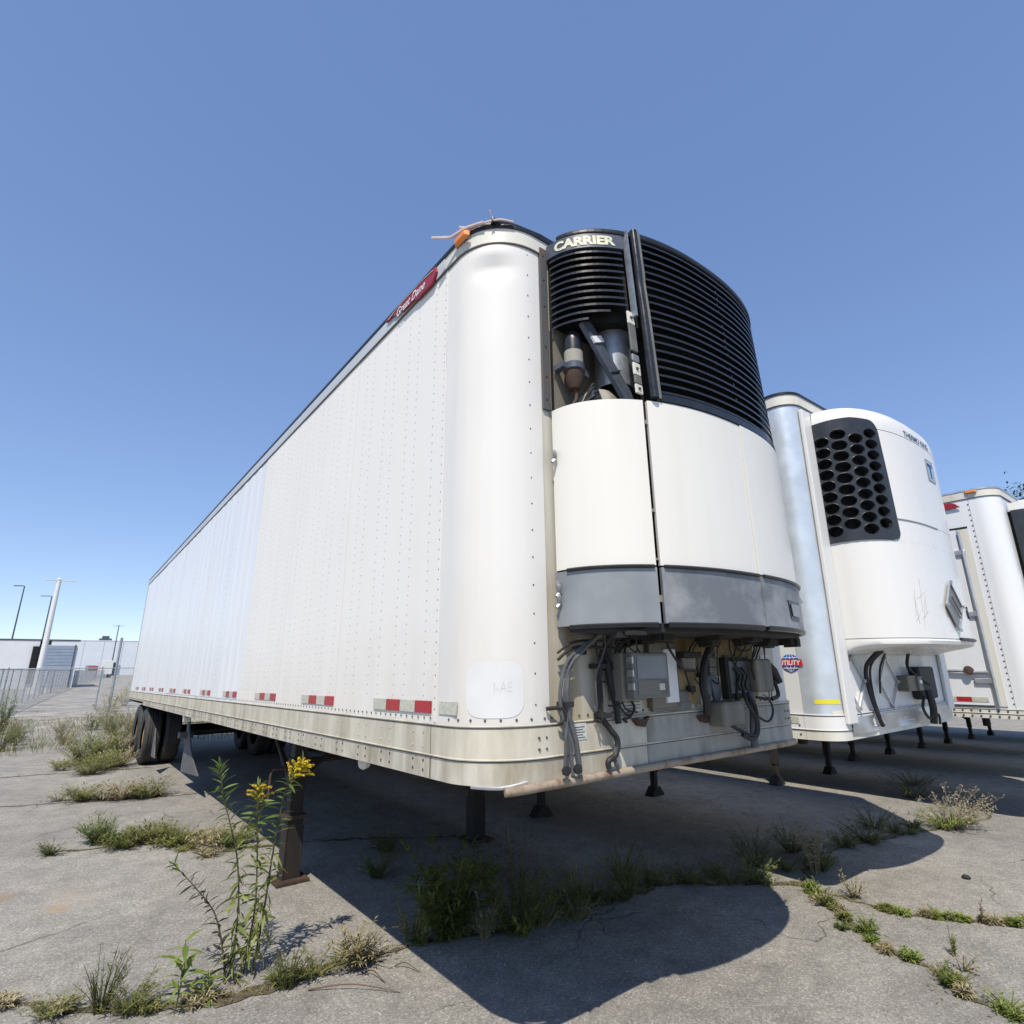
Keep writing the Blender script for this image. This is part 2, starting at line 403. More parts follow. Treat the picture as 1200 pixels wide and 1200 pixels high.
# soil-filled cracks between the slabs
def ground_pts(poly, step=.06, jit=.03):
    out = []
    for (a, b) in zip(poly[:-1], poly[1:]):
        a = Vector(a); b = Vector(b); n = max(2, int((b-a).length/step))
        for i in range(n): out.append(a.lerp(b, i/n)+Vector((random.uniform(-jit, jit), random.uniform(-jit, jit))))
    out.append(Vector(poly[-1])); return out
CRACKS = [
    ([(-1.9, 2.75), (-1.33, 2.55), (-.92, 2.1), (-.54, 1.86), (-.27, 1.80), (.2, 1.79), (.67, 1.72), (1.2, 1.55), (1.93, 1.45), (2.71, 1.45), (3.3, 1.0), (3.62, .74)], .085),
    ([(3.62, .74), (3.2, .28), (2.89, -.09), (2.85, -.38), (2.64, -.64), (2.59, -.88), (2.4, -1.5)], .06),
    ([(3.55, .70), (3.56, .2), (3.6, -.05), (4.02, -.57), (4.6, -1.3)], .04),
    ([(-1.2, 5.75), (-.96, 5.6), (-.37, 5.5), (.02, 4.7), (.9, 4.4), (2.2, 3.6)], .07),
    ([(-2.2, 8.9), (-1.68, 8.6), (-.99, 8.3), (-.04, 7.9), (.8, 7.7)], .05),
    ([(-2.2, 11.5), (-.85, 11.2), (.2, 10.9)], .05),
    ([(3.62, .74), (4.4, 1.1), (5.6, .95), (6.8, .66), (7.6, .5), (9, .9)], .06),
    ([(-1.6, 3.0), (-1.37, 3.3), (-1.1, 3.42), (-.85, 3.53)], .006),
]
for poly, w in CRACKS:
    pts = ground_pts(poly); r1 = []; r2 = []
    for i, p in enumerate(pts):
        d = (pts[min(i+1, len(pts)-1)]-pts[max(i-1, 0)]).normalized(); nrm = Vector((-d.y, d.x))
        k = w*random.uniform(.15, .6)*(1+.8*math.sin(i*.21+poly[0][0])*math.sin(i*.083+2))
        for r, sgn in ((r1, 1), (r2, -1)):
            q = p+nrm*k*sgn; r.append((q.x, q.y, gz(q.x)+.004))
    struct(MB().grid([r1, r2]).build('crack_soil', 'soil'))

# ------------------------------------------------------------------ trailer bodies
def arc(cx, cy, R, a0, a1, n):
    return [(cx+R*math.cos(a0+(a1-a0)*i/n), cy+R*math.sin(a0+(a1-a0)*i/n)) for i in range(n+1)]
def plan_off(path, off):
    out = []
    for i, p in enumerate(path):
        a = Vector(path[max(i-1, 0)]); b = Vector(path[min(i+1, len(path)-1)]); d = (b-a).normalized()
        out.append((p[0]+d.y*off, p[1]-d.x*off))
    return out
def slab(path, z0, z1, th, off=0, nz=1, f=None):
    """upright curved slab following a plan path; outside is on the right-hand side of travel (offset by off)"""
    po = plan_off(path, off); pi = plan_off(path, off-th)
    zz = [z0+(z1-z0)*i/nz for i in range(nz+1)]
    f = f or (lambda x, y, z: (x, y, z))
    return MB().grid([[f(x, y, z) for x, y in po] for z in zz], [[f(x, y, z) for x, y in pi] for z in zz])
TW = 2.59
def rivet_mesh(pts, normal, r=.005, h=.0035):
    m = MB(); n = Vector(normal)
    for p in pts:
        m.lathe([(r, 0), (r*.8, h*.7), (r*.01, h)], p, n, 5)
    return m

LEG = {}
def landing_leg(parent, x, y, ground, zb, side, slim=False):
    """square upper tube, wide lower box with a cap plate and a foot plate"""
    if slim:
        leg = MB().box(x-.05, x+.05, y-.05, y+.05, ground+.30, zb+.02).box(x-.038, x+.038, y-.038, y+.038, ground+.05, ground+.32).build('landing_leg', 'legpaint', parent, bev=.005)
        MB().prism([(x-.13, y-.07, ground+.001), (x+.13, y-.07, ground+.001), (x+.13, y-.07, ground+.015), (x+.045, y-.07, ground+.12), (x-.045, y-.07, ground+.12), (x-.13, y-.07, ground+.015)], (0, .14, 0)).build('foot_plate', 'legpaint', leg, bev=.004)
        MB().tube([(x, y+.02, ground+.5), (x+.02, y+.9, zb)], .022, 8).tube([(x, y, ground+.7), (x+side*.55, y, zb)], .02, 8).build('brace', 'legpaint', leg, True)
        return
    up = MB().box(x-.055, x+.055, y-.055, y+.055, ground+.46, zb+.02)
    up.box(x-.075, x+.075, y-.07, y+.07, zb-.1, zb+.01)
    leg = up.build('landing_leg', 'legpaint', parent, bev=.006)
    lo = MB().box(x-.065, x+.065, y-.065, y+.065, ground+.02, ground+.46)
    for s in (-1, 1): lo.box(x+s*.065-.008, x+s*.065+.008, y-.07, y+.07, ground+.02, ground+.40)
    lo.build('lower_box', 'legpaint', leg, bev=.005)
    bx(x-.085, x+.085, y-.085, y+.085, ground+.46, ground+.49).build('cap_plate', 'rust', leg, bev=.004)
    bx(x-.13, x+.13, y-.14, y+.14, ground+.001, ground+.024).build('foot_plate', 'rust', leg, bev=.004)
    b = MB().tube([(x, y+.02, ground+.62), (x+.02, y+.95, zb+.0)], .025, 8)
    b.tube([(x, y-.02, ground+.75), (x+side*.55, y, zb)], .02, 8)
    b.build('brace', 'legpaint', leg, True)
def wheel(parent, x, y, z, out, r=.5):
    """dual tyres on one hub; out = -1 faces left, +1 right"""
    w = bpy.data.objects.new('wheel', None); COL.objects.link(w); w.parent = parent; w.location = (x, y, z)
    for k in (0, 1):
        o = -out*(.12+k*.32)
        prof = [(.285, -.11), (.36, -.135), (.455, -.13), (.49, -.11), (.5, -.085)]
        for q in (-.06, -.02, .02, .06): prof += [(.5, q-.012), (.488, q-.008), (.488, q+.008), (.5, q+.012)]
        prof += [(.5, .085), (.49, .11), (.455, .13), (.36, .135), (.285, .11)]
        MB().lathe([(a*r/.5, h) for a, h in prof], (o, 0, 0), (1, 0, 0), 44).build('tyre', 'tyre', w, True)
    rm = MB().lathe([(.29, .10), (.275, .09), (.26, .0), (.235, -.03), (.14, -.05), (.14, -.015), (.11, -.01), (.09, .06), (.07, .1), (.001, .105)], (-out*.14, 0, 0), (out, 0, 0), 32)
    for j in range(10):
        t = 2*PI*j/10; rm.lathe([(.014, -.045), (.014, .0), (.001, .004)], (-out*.14, math.cos(t)*.17, math.sin(t)*.17), (out, 0, 0), 6)
    rm.build('rim', 'rim', w, True)
    return w

def trailer(root, L, R, zb, zm, zr, zt, ys, m, yleg, ground, old_to=0, panels=1.245, detail=True, legx=(.37, 2.2), front='front_wall'):
    H0 = zr; H1 = zt-.115
    # left skin, one sheet per panel
    y = ys; i = 0
    while y < L-.1:
        y2 = min(y+panels, L-.06)
        if L-.06-y2 < .3: y2 = L-.06
        pr = (i % 3)*.0012
        mat = m['old'] if y2 <= old_to+.02 else m['new']
        pn = bx(-pr, .03, y+.0015, y2-.0015, H0, H1).build('side_panel', mat, root)
        if detail:
            pts = []
            cols = (.10, .31, .43, .63, .76, .97, 1.09) if y2 <= old_to+.02 else (.03, 1.21)
            for c in cols:
                if y+c > y2: continue
                z = H0+.12
                while z < H1-.03: pts.append((-pr, y+c, z)); z += .05 if y2 <= old_to+.02 else .075
            rivet_mesh(pts, (-1, 0, 0), .0042, .003).build('rivets', 'rivet', pn, kind='stuff')
            if y2 > old_to+.02:
                rb = MB()
                for q in range(1, 4):
                    yy = y+panels*q/4
                    if yy < y2-.05: rb.prism([(-pr-.0001, yy-.09, H0+.02), (-pr-.004, yy-.05, H0+.02), (-pr-.004, yy+.05, H0+.02), (-pr-.0001, yy+.09, H0+.02)], (0, 0, H1-H0-.04))
                rb.build('pressed_ribs', mat, pn, kind='stuff')
        y = y2; i += 1
    bx(TW-.03, TW, ys, L-.06, H0, H1).build('side_wall', m['new'], root)
    # corners
    left = [(0, ys-.002), (0, R+.02)]+arc(R, R, R, PI, 1.5*PI, 16)+[(R+.03, 0)]
    def dent(x, y, z):
        # shallow buckle near the top and faint oil-canning
        if not m.get('dent'): return (x, y, z)
        a = math.exp(-((z-3.74)/.05)**2)*math.exp(-((x-.085)**2+(y-.09)**2)/.010)
        b = math.exp(-((z-3.83)/.05)**2)*math.exp(-((x-.085)**2+(y-.09)**2)/.012)
        c = .0022*math.sin(z*7+x*9)*math.sin(y*11+z*2)*math.exp(-((z-3.2)/1.0)**2)
        k = .022*a-.016*b+c
        return (x+k*.7, y+k*.7, z)
    cp = slab(left, H0, H1, .03, 0, 60, dent).build('corner_panel', m['corner'], root, True)
    right = [(TW-x, y) for x, y in left][::-1]
    slab(right, H0, H1, .03, 0, 8).build('corner_panel', m['corner'], root, True)
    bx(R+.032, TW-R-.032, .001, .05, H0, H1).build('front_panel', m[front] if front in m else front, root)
    # lower rails: two bands, sections along the side, bent round the front
    ynotch = L-4.0
    y = ys; i = 0
    while y < L-.1:
        y2 = min(y+(1.34 if i == 0 else 1.245), L-.05)
        if L-y2 < .4: y2 = L-.05
        b = bx(-.010, .04, y+.001, y2-.001, zm+.004, zr-.004).build('skirt_panel', m['skirt'], root)
        zlo = zb+.06 if y > ynotch else zb
        b2 = bx(-.006, .04, y+.001, y2-.001, zlo, zm+.002).build('skirt_panel', m['skirt_low'], root)
        if detail:
            pts = []; p2 = []
            for c in (.07, .17, .42, .52, .72, .82, 1.05, 1.14):
                for z in (zm+.035, zm+.095):
                    if y+c < y2: pts.append((-.010, y+c, z))
                for z in (zb+.03, zb+.07):
                    if y+c < y2 and zlo == zb: p2.append((-.006, y+c, z))
            rivet_mesh(pts, (-1, 0, 0), .0055, .004).build('rivets', 'rivet', b, kind='stuff')
            if p2: rivet_mesh(p2, (-1, 0, 0), .007, .005).build('rivets', 'bolt', b2, kind='stuff')
        y = y2; i += 1
    bx(TW-.04, TW+.008, ys, L-.05, zb, zr).build('skirt_panel', m['skirt'], root)
    ring = [(0, ys-.002), (0, R+.02)]+arc(R, R, R, PI, 1.5*PI, 16)+[(R+.03, 0), (TW-R-.03, 0)]+[(TW-x, y) for x, y in arc(R, R, R, PI, 1.5*PI, 16)][::-1]+[(TW, R+.02), (TW, ys-.002)]
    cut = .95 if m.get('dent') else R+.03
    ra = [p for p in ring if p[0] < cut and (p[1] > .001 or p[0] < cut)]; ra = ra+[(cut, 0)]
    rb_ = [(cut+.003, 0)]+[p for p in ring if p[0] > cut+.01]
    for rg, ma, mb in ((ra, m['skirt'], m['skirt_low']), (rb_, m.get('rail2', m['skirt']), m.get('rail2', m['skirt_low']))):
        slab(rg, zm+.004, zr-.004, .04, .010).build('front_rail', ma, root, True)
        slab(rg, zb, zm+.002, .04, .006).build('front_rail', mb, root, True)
    rid = MB()
    for zz, o in ((zr-.002, .012), (zm+.003, .010)):
        po = plan_off([(0, L-.05)]+ring[:-1]+[(TW, L-.05)], o)
        rid.tube([(x, y, zz) for x, y in po], .0042, 6)
    rid.build('rail_bead', m['skirt'], root, True)
    dk = MB()
    for zz, o in ((zr-.010, .010), (zm-.004, .006)):
        dk.tube([(x, y, zz) for x, y in plan_off([(0, L-.05)]+ring[:-1]+[(TW, L-.05)], o)], .0026, 4)
    dk.build('rail_shadow_line', 'seam', root)  # dark tubes painting the shadow line under each rail bead
    # upper rail and roof
    bx(-.012, .03, ys, L-.02, H1+.001, zt-.022).build('upper_rail', m['rail'], root, bev=.003)
    bx(TW-.03, TW+.012, ys, L-.02, H1+.001, zt-.022).build('upper_rail', m['rail'], root)
    slab(ring, H1+.001, zt-.018, .04, .008).build('upper_rail', m['cap'], root, True)
    rr = plan_off([(0, L-.02)]+ring+[(TW, L-.02)], .016)
    top = MB(); k = len(rr)
    top.prism([(x, y, zt-.02) for x, y in rr][::-1], (0, 0, .022))
    top.build('roof', m['roof'], root)
    gsk = MB()
    gsk.tube([(x, y, H1) for x, y in plan_off([(0, L-.02)]+ring+[(TW, L-.02)], .006)], .006, 5)
    gsk.build('roof_gasket', 'seam', root)
    # rear frame, floor and cross-members, sub-frame
    rf = MB().box(-.012, .07, L-.055, L, zb, zt-.02).box(TW-.07, TW+.012, L-.055, L, zb, zt-.02)
    rf.box(.07, TW-.07, L-.05, L-.005, zt-.2, zt-.025).box(.07, TW-.07, L-.05, L-.005, zb, zb+.12)
    rf.build('rear_frame', 'alu', root)
    for xx in (.075, 1.3):
        bx(xx, xx+1.21, L-.045, L-.01, zb+.122, zt-.202).build('rear_door', m['new'], root)
    fl = MB().box(.042, TW-.042, R+.03, L-.06, zb+.06, zb+.12).box(R+.02, TW-R-.02, .05, R+.029, zb+.06, zb+.12)
    y = .40
    while y < L-.3: fl.box(.05, TW-.05, y, y+.05, zb+.003, zb+.06); y += .305
    fl.build('floor', 'under', root)
    for xx in (.75, 1.75): bx(xx, xx+.09, L-5.3, L-.4, zb-.14, zb+.002).build('frame_rail', 'under', root)
    cpl = bx(.8, 1.8, .25, 1.5, zb-.04, zb+.001).build('coupler_plate', 'under', root)
    MB().lathe([(.045, 0), (.045, .1), (.03, .1), (.03, .13), (.05, .13), (.05, .17)], (1.295, .95, zb-.2), (0, 0, 1), 16).build('kingpin', 'under', cpl, True)
    for x, s in zip(legx, (1, -1)): landing_leg(root, x, yleg, ground(x, yleg), zb, s, not m.get('dent'))
    MB().tube([(legx[0], yleg, zb-.25), (legx[1], yleg, zb-.25)], .022, 8).build('cross_shaft', 'legpaint', root, True)
    wy = (L-3.15, L-1.92)
    for yy in wy:
        for x, o in ((.04, -1), (TW-.04, 1)):
            wheel(root, x, yy, ground(x, yy)+.5, o)
        gcz = ground(1.3, yy)+.5
        MB().tube([(.35, yy, gcz), (TW-.35, yy, gcz)], .065, 10).build('axle', 'under', root, True)
    return cp

OLD = dict(old='old_white', new='new_white', corner='corner_white', skirt='skirt', skirt_low='skirt_low', rail='railgrey', cap='cream', roof='black', dent=True, rail2='rail_grime_shade')
L1 = 14.63; TP = -.0141
T1 = thing('refrigerated_trailer', 'long white refrigerated trailer with black louvred cooling unit and goldenrod growing at its landing leg', 'trailer', (0, 0, 0), (math.atan(TP), 0, 0), 'parked refrigerated trailers')
ZB, ZM, ZR, ZT = 1.193, 1.288, 1.424, 4.003
g1 = lambda x, y: gz(x)-TP*y
cp = trailer(T1, L1, .30, ZB, ZM, ZR, ZT, .44, OLD, 3.42, g1, old_to=4.19)

# rivets down the corner panel, along the skirt top and round the front
pts = []; z = ZR+.06
while z < ZT-.15: pts.append((-.001, .425, z)); z += .05
rivet_mesh(pts, (-1, 0, 0), .0055, .004).build('rivets', 'bolt', cp, kind='stuff')
pts = []; z = ZR+.08
while z < ZT-.15: pts.append((.255, .0035, z)); z += .13
rivet_mesh(pts, (-.15, -1, 0), .0045, .003).build('rivets', 'bolt', cp, kind='stuff')
pts = []; y = .46
while y < 9: pts.append((-.003, y, ZR+.022)); y += .06
rivet_mesh(pts, (-1, 0, 0), .0055, .004).build('rivets', 'bolt', T1, kind='stuff')
pts = []
for a in range(8):
    t = PI+PI/2*a/7; pts.append(((.3+.3*math.cos(t), .3+.3*math.sin(t), ZR+.022), (math.cos(t), math.sin(t), 0)))
for x in [.34+.055*i for i in range(35)]: pts.append(((x, 0, ZR+.022), (0, -1, 0)))
m = MB()
for p, n in pts: m.lathe([(.0065, 0), (.005, .004), (.0001, .005)], p, n, 5)
for x in (.26, .30, 2.3, 2.34):
    for z in (1.325, 1.37): m.lathe([(.0065, -.006), (.005, .004), (.0001, .005)], (x, -.010, z), (0, -1, 0), 5)
m.build('rivets', 'bolt', T1, kind='stuff')
# panel joint strip at the corner
bx(-.0035, .0, .412, .436, ZR+.004, ZT-.118).build('joint_strip', 'old_white', T1)
bx(-.0115, -.0095, .4375, .4405, ZB, ZR-.004).build('skirt_joint', 'seam', T1)
# reflective tape: each block a piece of its own
def tape(y0, cols, w, root=T1, x=-.006, z=1.466, h=.054):
    y = y0
    for c in cols:
        bx(x-.0012, x+.004, y, y+w-.003, z, z+h).build('reflective_tape', 'red_lens' if c == 'r' else 'tape_white', root)
        y += w
tape(.455, 'rwrw', .16); tape(1.70, 'rwrw', .155); tape(2.96, 'rwrw', .155)
for y in (4.28, 5.53, 6.82, 8.05, 9.3, 10.55, 11.8, 13.0): tape(y, 'rwrw', .145)
bx(-.0045, 0, .235, .385, 1.466, 1.52).build('reflective_tape', 'tape_white', T1)
# freshly painted patch on the corner
rows = []
for i in range(15):
    r = []
    for j in range(13):
        u = -1+2*i/14; v = -1+2*j/12; n_ = 4.0
        k = (abs(u)**n_+abs(v)**n_)**(1/n_) if (u or v) else 1
        mx_ = max(abs(u), abs(v)); s_ = mx_/k if k else 1
        a = math.radians(226)+v*s_*math.radians(25); z = 1.572+u*s_*.118
        r.append((.3+.3018*math.cos(a), .3+.3018*math.sin(a), z))
    rows.append(r)
MB().grid(rows).build('paint_patch', 'patch', T1, True)
def on_corner(R, a0, z0):
    return lambda s, t: (.3+R*math.cos(a0+s/.3), .3+R*math.sin(a0+s/.3), z0+t)
letters('ghost_letters', 'I-AE', 'labelgrey', T1, on_corner(.3024, math.radians(226), 1.56), bold=-.02, wide=.8, h=.04)
# side badge
bd = [(.53, 3.972), (1.19, 3.972), (1.21, 3.955), (1.10, 3.948), (1.05, 3.925), (.98, 3.92), (.95, 3.898), (.80, 3.892), (.74, 3.872), (.56, 3.872), (.535, 3.895), (.515, 3.93)]
badge = MB().prism([(-.028, y, z) for y, z in bd], (.015, 0, 0)).build('side_badge', 'badge_red', T1, bev=.003)
letters('badge_letters', 'Great Dane', 'white', badge, lambda s, t: (-.030, 1.03-s, 3.896+t), shear=.35, bold=.012, wide=.98, h=.06)
MB().tube([(-.0285, 1.16, 3.952), (-.03, 1.0, 3.968), (-.03, .7, 3.968), (-.03, .55, 3.955)], .003, 5, sub=3).build('badge_line', 'labelgrey', badge)
# amber clearance lamp and torn trim on the roof corner
am = MB().prism([(-.012, .17, 3.95), (-.012, .31, 3.95), (-.04, .29, 3.957), (-.04, .19, 3.957)], (0, 0, .032)).build('clearance_lamp', 'amber', T1, bev=.004)
for p, w in (([(.03, .10, 4.01), (-.02, .20, 4.015), (-.05, .30, 4.012), (-.08, .36, 4.03), (-.11, .42, 4.055)], .010), ([(.10, .06, 4.01), (.03, .14, 4.022), (0, .2, 4.03), (-.03, .25, 4.05)], .009), ([(.16, .0, 4.012), (.10, .03, 4.016), (.06, .07, 4.014), (.03, .12, 4.012), (0, .2, 4.008)], .007), ([(.06, .05, 4.01), (.05, .05, 4.03), (.03, .04, 4.045)], .004)):
    MB().tube(p, w, 6, sub=5).build('torn_trim', 'strip', T1, True)
# roof edge stands up a little over the front
slab([(.06, .06), (.2, .02), (.35, -.004), (2.24, -.004), (2.4, .02)], ZT+.001, ZT+.03, .05).build('roof_edge', 'black', T1)
# beige tube along the lower front edge
MB().tube([(.10, .02, ZB-.016), (.2, -.008, ZB-.012), (.5, -.016, ZB-.010), (1.2, -.016, ZB-.008), (2.2, -.014, ZB-.012), (2.45, .03, ZB-.016)], [.018, .023, .025, .023, .023, .018], 12, sub=5).build('bumper_tube', 'pipe', T1, True)
MB().tube([(.03, .16, ZB-.004), (.10, .045, ZB-.004), (.2, -.0, ZB+.012)], .008, 6, sub=3).build('trim_strip', 'alu', T1, True)
bx(.30, .44, 3.35, 3.49, .80, .98).build('gear_box', 'legpaint', T1, bev=.012)
MB().tube([(.37, 3.42, .9), (.17, 3.42, .9), (.15, 3.42, .86), (.15, 3.42, .66), (.12, 3.42, .64), (.05, 3.42, .64)], .011, 8).build('crank_handle', 'rust', T1, True)
# small underslung bits along the left side
m = MB().lathe([(.001, -.03), (.035, -.028), (.045, 0), (.035, .02), (.001, .025)], (.09, 1.4, ZB-.03), (-1, 0, 0), 16); m.build('side_lamp', 'cream', T1, True)
m = MB().lathe([(.001, -.05), (.05, -.045), (.055, 0), (.05, .03), (.001, .035)], (.05, 7.15, ZB-.04), (-1, 0, 0), 16); m.build('side_lamp', 'cream', T1, True)
fl = MB().prism([(.30, 8.50, ZB), (.30, 8.58, ZB), (.30, 8.60, .32), (.30, 7.3, .40), (.30, 7.7, .52), (.30, 8.1, .72), (.30, 8.4, .95)], (.02, 0, 0)); fl.box(.2, .38, 8.44, 8.62, .80, .88); fl.build('flap_bracket', 'flap', T1)
MB().prism([(.1, 10.4, .85), (.1, 10.38, .40), (.1, 9.95, .40)], (.015, 0, 0)).build('mud_flap', 'flap', T1)

# ------------------------------------------------------------------ cooling unit of the first trailer
class Barrel:
    """plan curve of a bowed cooling unit: depth in front of the wall over x"""
    def __init__(s, xc, a, dc, n, y0=0, lean=None, aR=None):
        s.aR = aR or a
        s.xc, s.a, s.dc, s.n, s.y0 = xc, a, dc, n, y0; s.lean = lean or (lambda z: 1.0)
    def th(s, x):
        q = max(-1, min(1, (x-s.xc)/(s.aR if x > s.xc else s.a))); return math.acos(math.copysign(abs(q)**(s.n/2), q))
    def path(s, xa, xb, k=18):
        t0, t1 = s.th(xa), s.th(xb); out = []
        for i in range(k+1):
            t = t0+(t1-t0)*i/k; c, sn = math.cos(t), max(0, math.sin(t))
            out.append((s.xc+(s.aR if c > 0 else s.a)*math.copysign(abs(c)**(2/s.n), c), s.y0-s.dc*sn**(2/s.n)))
        return out
    def panel(s, xa, xb, z0, z1, th=.02, off=0, k=18, nz=4):
        y0, ln = s.y0, s.lean
        return slab(s.path(xa, xb, k), z0, z1, th, off, nz, lambda x, y, z: (x, y0+(y-y0)*ln(z), z))
    def pt(s, x, z, off=0):
        p = s.path(x-.01, x+.01, 2); q = plan_off(p, off)[1]
        return (q[0], s.y0+(q[1]-s.y0)*s.lean(z), z)
    def arclen(s, xa, xb, k=80):
        p = s.path(xa, xb, k); L = [0]
        for a, b in zip(p[:-1], p[1:]): L.append(L[-1]+math.hypot(b[0]-a[0], b[1]-a[1]))
        return p, L
    def wrap(s, xa, z0, off):
        p, Ls = s.arclen(xa, s.xc+s.a*.98); q = plan_off(p, off)
        def f(u, t):
            for i in range(len(Ls)-1):
                if Ls[i+1] >= u or i == len(Ls)-2:
                    k = (u-Ls[i])/(Ls[i+1]-Ls[i]); x = q[i][0]+(q[i+1][0]-q[i][0])*k; y = q[i][1]+(q[i+1][1]-q[i][1])*k
                    return (x, s.y0+(y-s.y0)*s.lean(z0+t), z0+t)
        return f
B1 = Barrel(1.28, .90, .50, 2.2, 0, lambda z: 1-.12*max(0, z-2.93)/1.07, .95)
GX = .672   # open gap between the two front doors
ZT1 = 3.985
u = MB()
# housing: inner black box, back plate, top cap and bottom pan
inner = [(.46, -.002), (.50, -.16), (.66, -.28), (1.28, -.36), (1.9, -.28), (2.06, -.16), (2.1, -.002)]
slab(inner, 3.40, 3.92, .01)
u.prism([(x, y, 2.94) for x, y in [(.86, -.002), (.86, -.30), (1.28, -.38), (1.9, -.30), (2.06, -.16), (2.12, -.002)]], (0, 0, .98))
u.prism([(x, y, 1.86) for x, y in [(.42, -.002), (.46, -.12), (.68, -.30), (1.28, -.40), (1.9, -.30), (2.10, -.12), (2.14, -.002)]], (0, 0, 1.05))
u.box(.40, 2.16, -.012, -.001, 2.9, 3.95)
u.prism([(x, y, 3.425) for x, y in [(.42, -.013), (.47, -.14), (.64, -.27), (.858, -.33), (.858, -.013)]], (0, 0, .47))
RU = u.build('refrigeration_unit', 'void', T1)
cap = MB(); pth = [(x, y*.91) for x, y in B1.path(.39, 2.22, 40)]
cap.prism([(x, y, 3.95) for x, y in pth], (0, 0, .03))
cap.prism([(1.28+(x-1.28)*.9, y*.86, 3.98) for x, y in pth], (0, 0, .022)).build('top_cap', 'black', RU, bev=.008)
pan = MB(); pth = [(x, y*.93) for x, y in B1.path(.39, 2.22, 40)]
pan.prism([(x, y-.001, 1.80) for x, y in pth], (0, 0, .04))
for i in range(26):
    x = random.uniform(.5, 2.1); y = -random.uniform(.08, .36); w = random.uniform(.03, .12)
    pan.box(x, x+w, y, y+random.uniform(.03, .1), 1.80-random.uniform(.01, .05), 1.803)
pan.build('bottom_pan', 'under', RU)
# mounting frame up both sides
fm = MB().box(.333, .382, -.014, 0, 2.93, 3.93); fm.box(.372, .379, -.026, -.014, 2.93, 3.40)
fm.build('mounting_frame', 'framedark', RU, bev=.002)
bx(2.215, 2.275, -.03, 0, 1.86, 3.93).build('mounting_frame', 'galv', RU, bev=.003)
rivet_mesh([(.355, -.014, z) for z in (3.88, 3.72, 3.55, 3.3, 3.12, 2.99)], (0, -1, 0), .009, .003).build('bolt', 'ink', RU)
for x0, x1, off, mw, mg, nm in ((.3803, GX-.010, 0, 'unit_white', 'greyplas', 0), (GX+.010, 1.328, 0, 'unit_white', 'chalk', 1), (1.332, 2.2297, .007, 'unit_white', 'chalk', 2)):
    d = B1.panel(x0, x1, 2.095, 2.925, .02, off, 22, 6).build('door_panel', mw, RU, True)
    d2 = B1.panel(x0, x1, 1.835, 2.085, .022, off+.006, 22, 3).build('kick_panel', mg, RU, True)
    tb = [B1.pt(x0+.012+(x1-x0-.024)*i/20, 2.088, off+.012) for i in range(21)]
    MB().tube(tb, .0085, 6).build('gasket', 'black', d2, True)
    tb = [B1.pt(x0+.012+(x1-x0-.024)*i/20, 1.83, off-.004) for i in range(21)]
    MB().tube(tb, .016, 6).build('lower_lip', 'black', d2, True)
# clips bridging the gap
for z, w in ((2.80, .02), (2.35, .015), (2.12, .01), (1.93, .03)):
    a = B1.pt(GX, z, -.008); bx(a[0]-.014, a[0]+.014, a[1]-.003, a[1]+.006, z, z+w).build('gap_clip', 'duct', RU)
# handle recess on the right kick panel
def onp(x, z, off): return B1.pt(x, z, off)
hr = [onp(x, z, .0145) for x, z in ((1.60, 1.985), (1.80, 1.985), (1.755, 1.885), (1.615, 1.885))]
MB().prism(hr, (0, -.004, 0)).build('recessed_handle', 'black', RU)
hr = [onp(x, z, .021) for x, z in ((1.625, 1.965), (1.77, 1.965), (1.74, 1.90), (1.635, 1.90))]
MB().prism(hr, (0, -.003, 0)).build('recessed_handle', 'greyplas', RU)
a = onp(1.98, 2.02, .01); MB().prism([(a[0], a[1], 2.0), (a[0]+.16, a[1]+.06, 2.015), (a[0]+.16, a[1]+.06, 2.03), (a[0], a[1], 2.05)], (0, .01, 0)).build('door_latch', 'greyplas', RU)
for z in (2.0, 1.95, 2.66):
    MB().tube([(.375, -.03, z+.04), (.355, -.06, z+.015), (.365, -.05, z-.01), (.35, -.045, z-.03)], .010, 6, sub=3).build('door_latch', 'galv', RU, True)
# louvre slats
def slat(xa, xb, z, mat='slat', k=22, dr=.046, z_in=.03):
    o = plan_off(B1.path(xa, xb, k), .002); i = plan_off(B1.path(xa, xb, k), -dr)
    f = lambda p, zz: (p[0], p[1]*B1.lean(zz), zz)
    n = len(o); m = MB()
    rings = [[f(p, z-.006) for p in o], [f(p, z+.007) for p in o], [f(p, z+z_in+.006) for p in i], [f(p, z+z_in-.004) for p in i]]
    m.grid(rings+[rings[0]])
    m.f.append((0, n, 2*n, 3*n)); m.f.append(tuple(q*n+n-1 for q in (3, 2, 1, 0)))
    return m.build('louvre_slat', mat, RU, False)
NR = 20
for i in range(NR): slat(.745, 2.195, 2.985+i*(3.93-2.985)/(NR-1)+random.uniform(-.004, .004), z_in=random.uniform(.024, .036))
for i in range(11):
    z = 3.40+i*(3.825-3.40)/10
    if i > 1: slat(.3815, .645, z, k=14)
    elif i == 1: slat(.3815, .56, z, k=10)
    else: slat(.3815, .47, z, k=8)
# little broken clips along the right grille
for i in range(2, NR-2):
    if random.random() < .75:
        z = 2.985+i*(3.93-2.985)/(NR-1); a = B1.pt(1.36+random.uniform(-.008, .008), z, .002)
        MB().prism([(a[0]-.009, a[1], z), (a[0]+.009, a[1], z), (a[0], a[1], z+.022)], (0, .004, 0)).build('slat_clip', 'slat', RU)
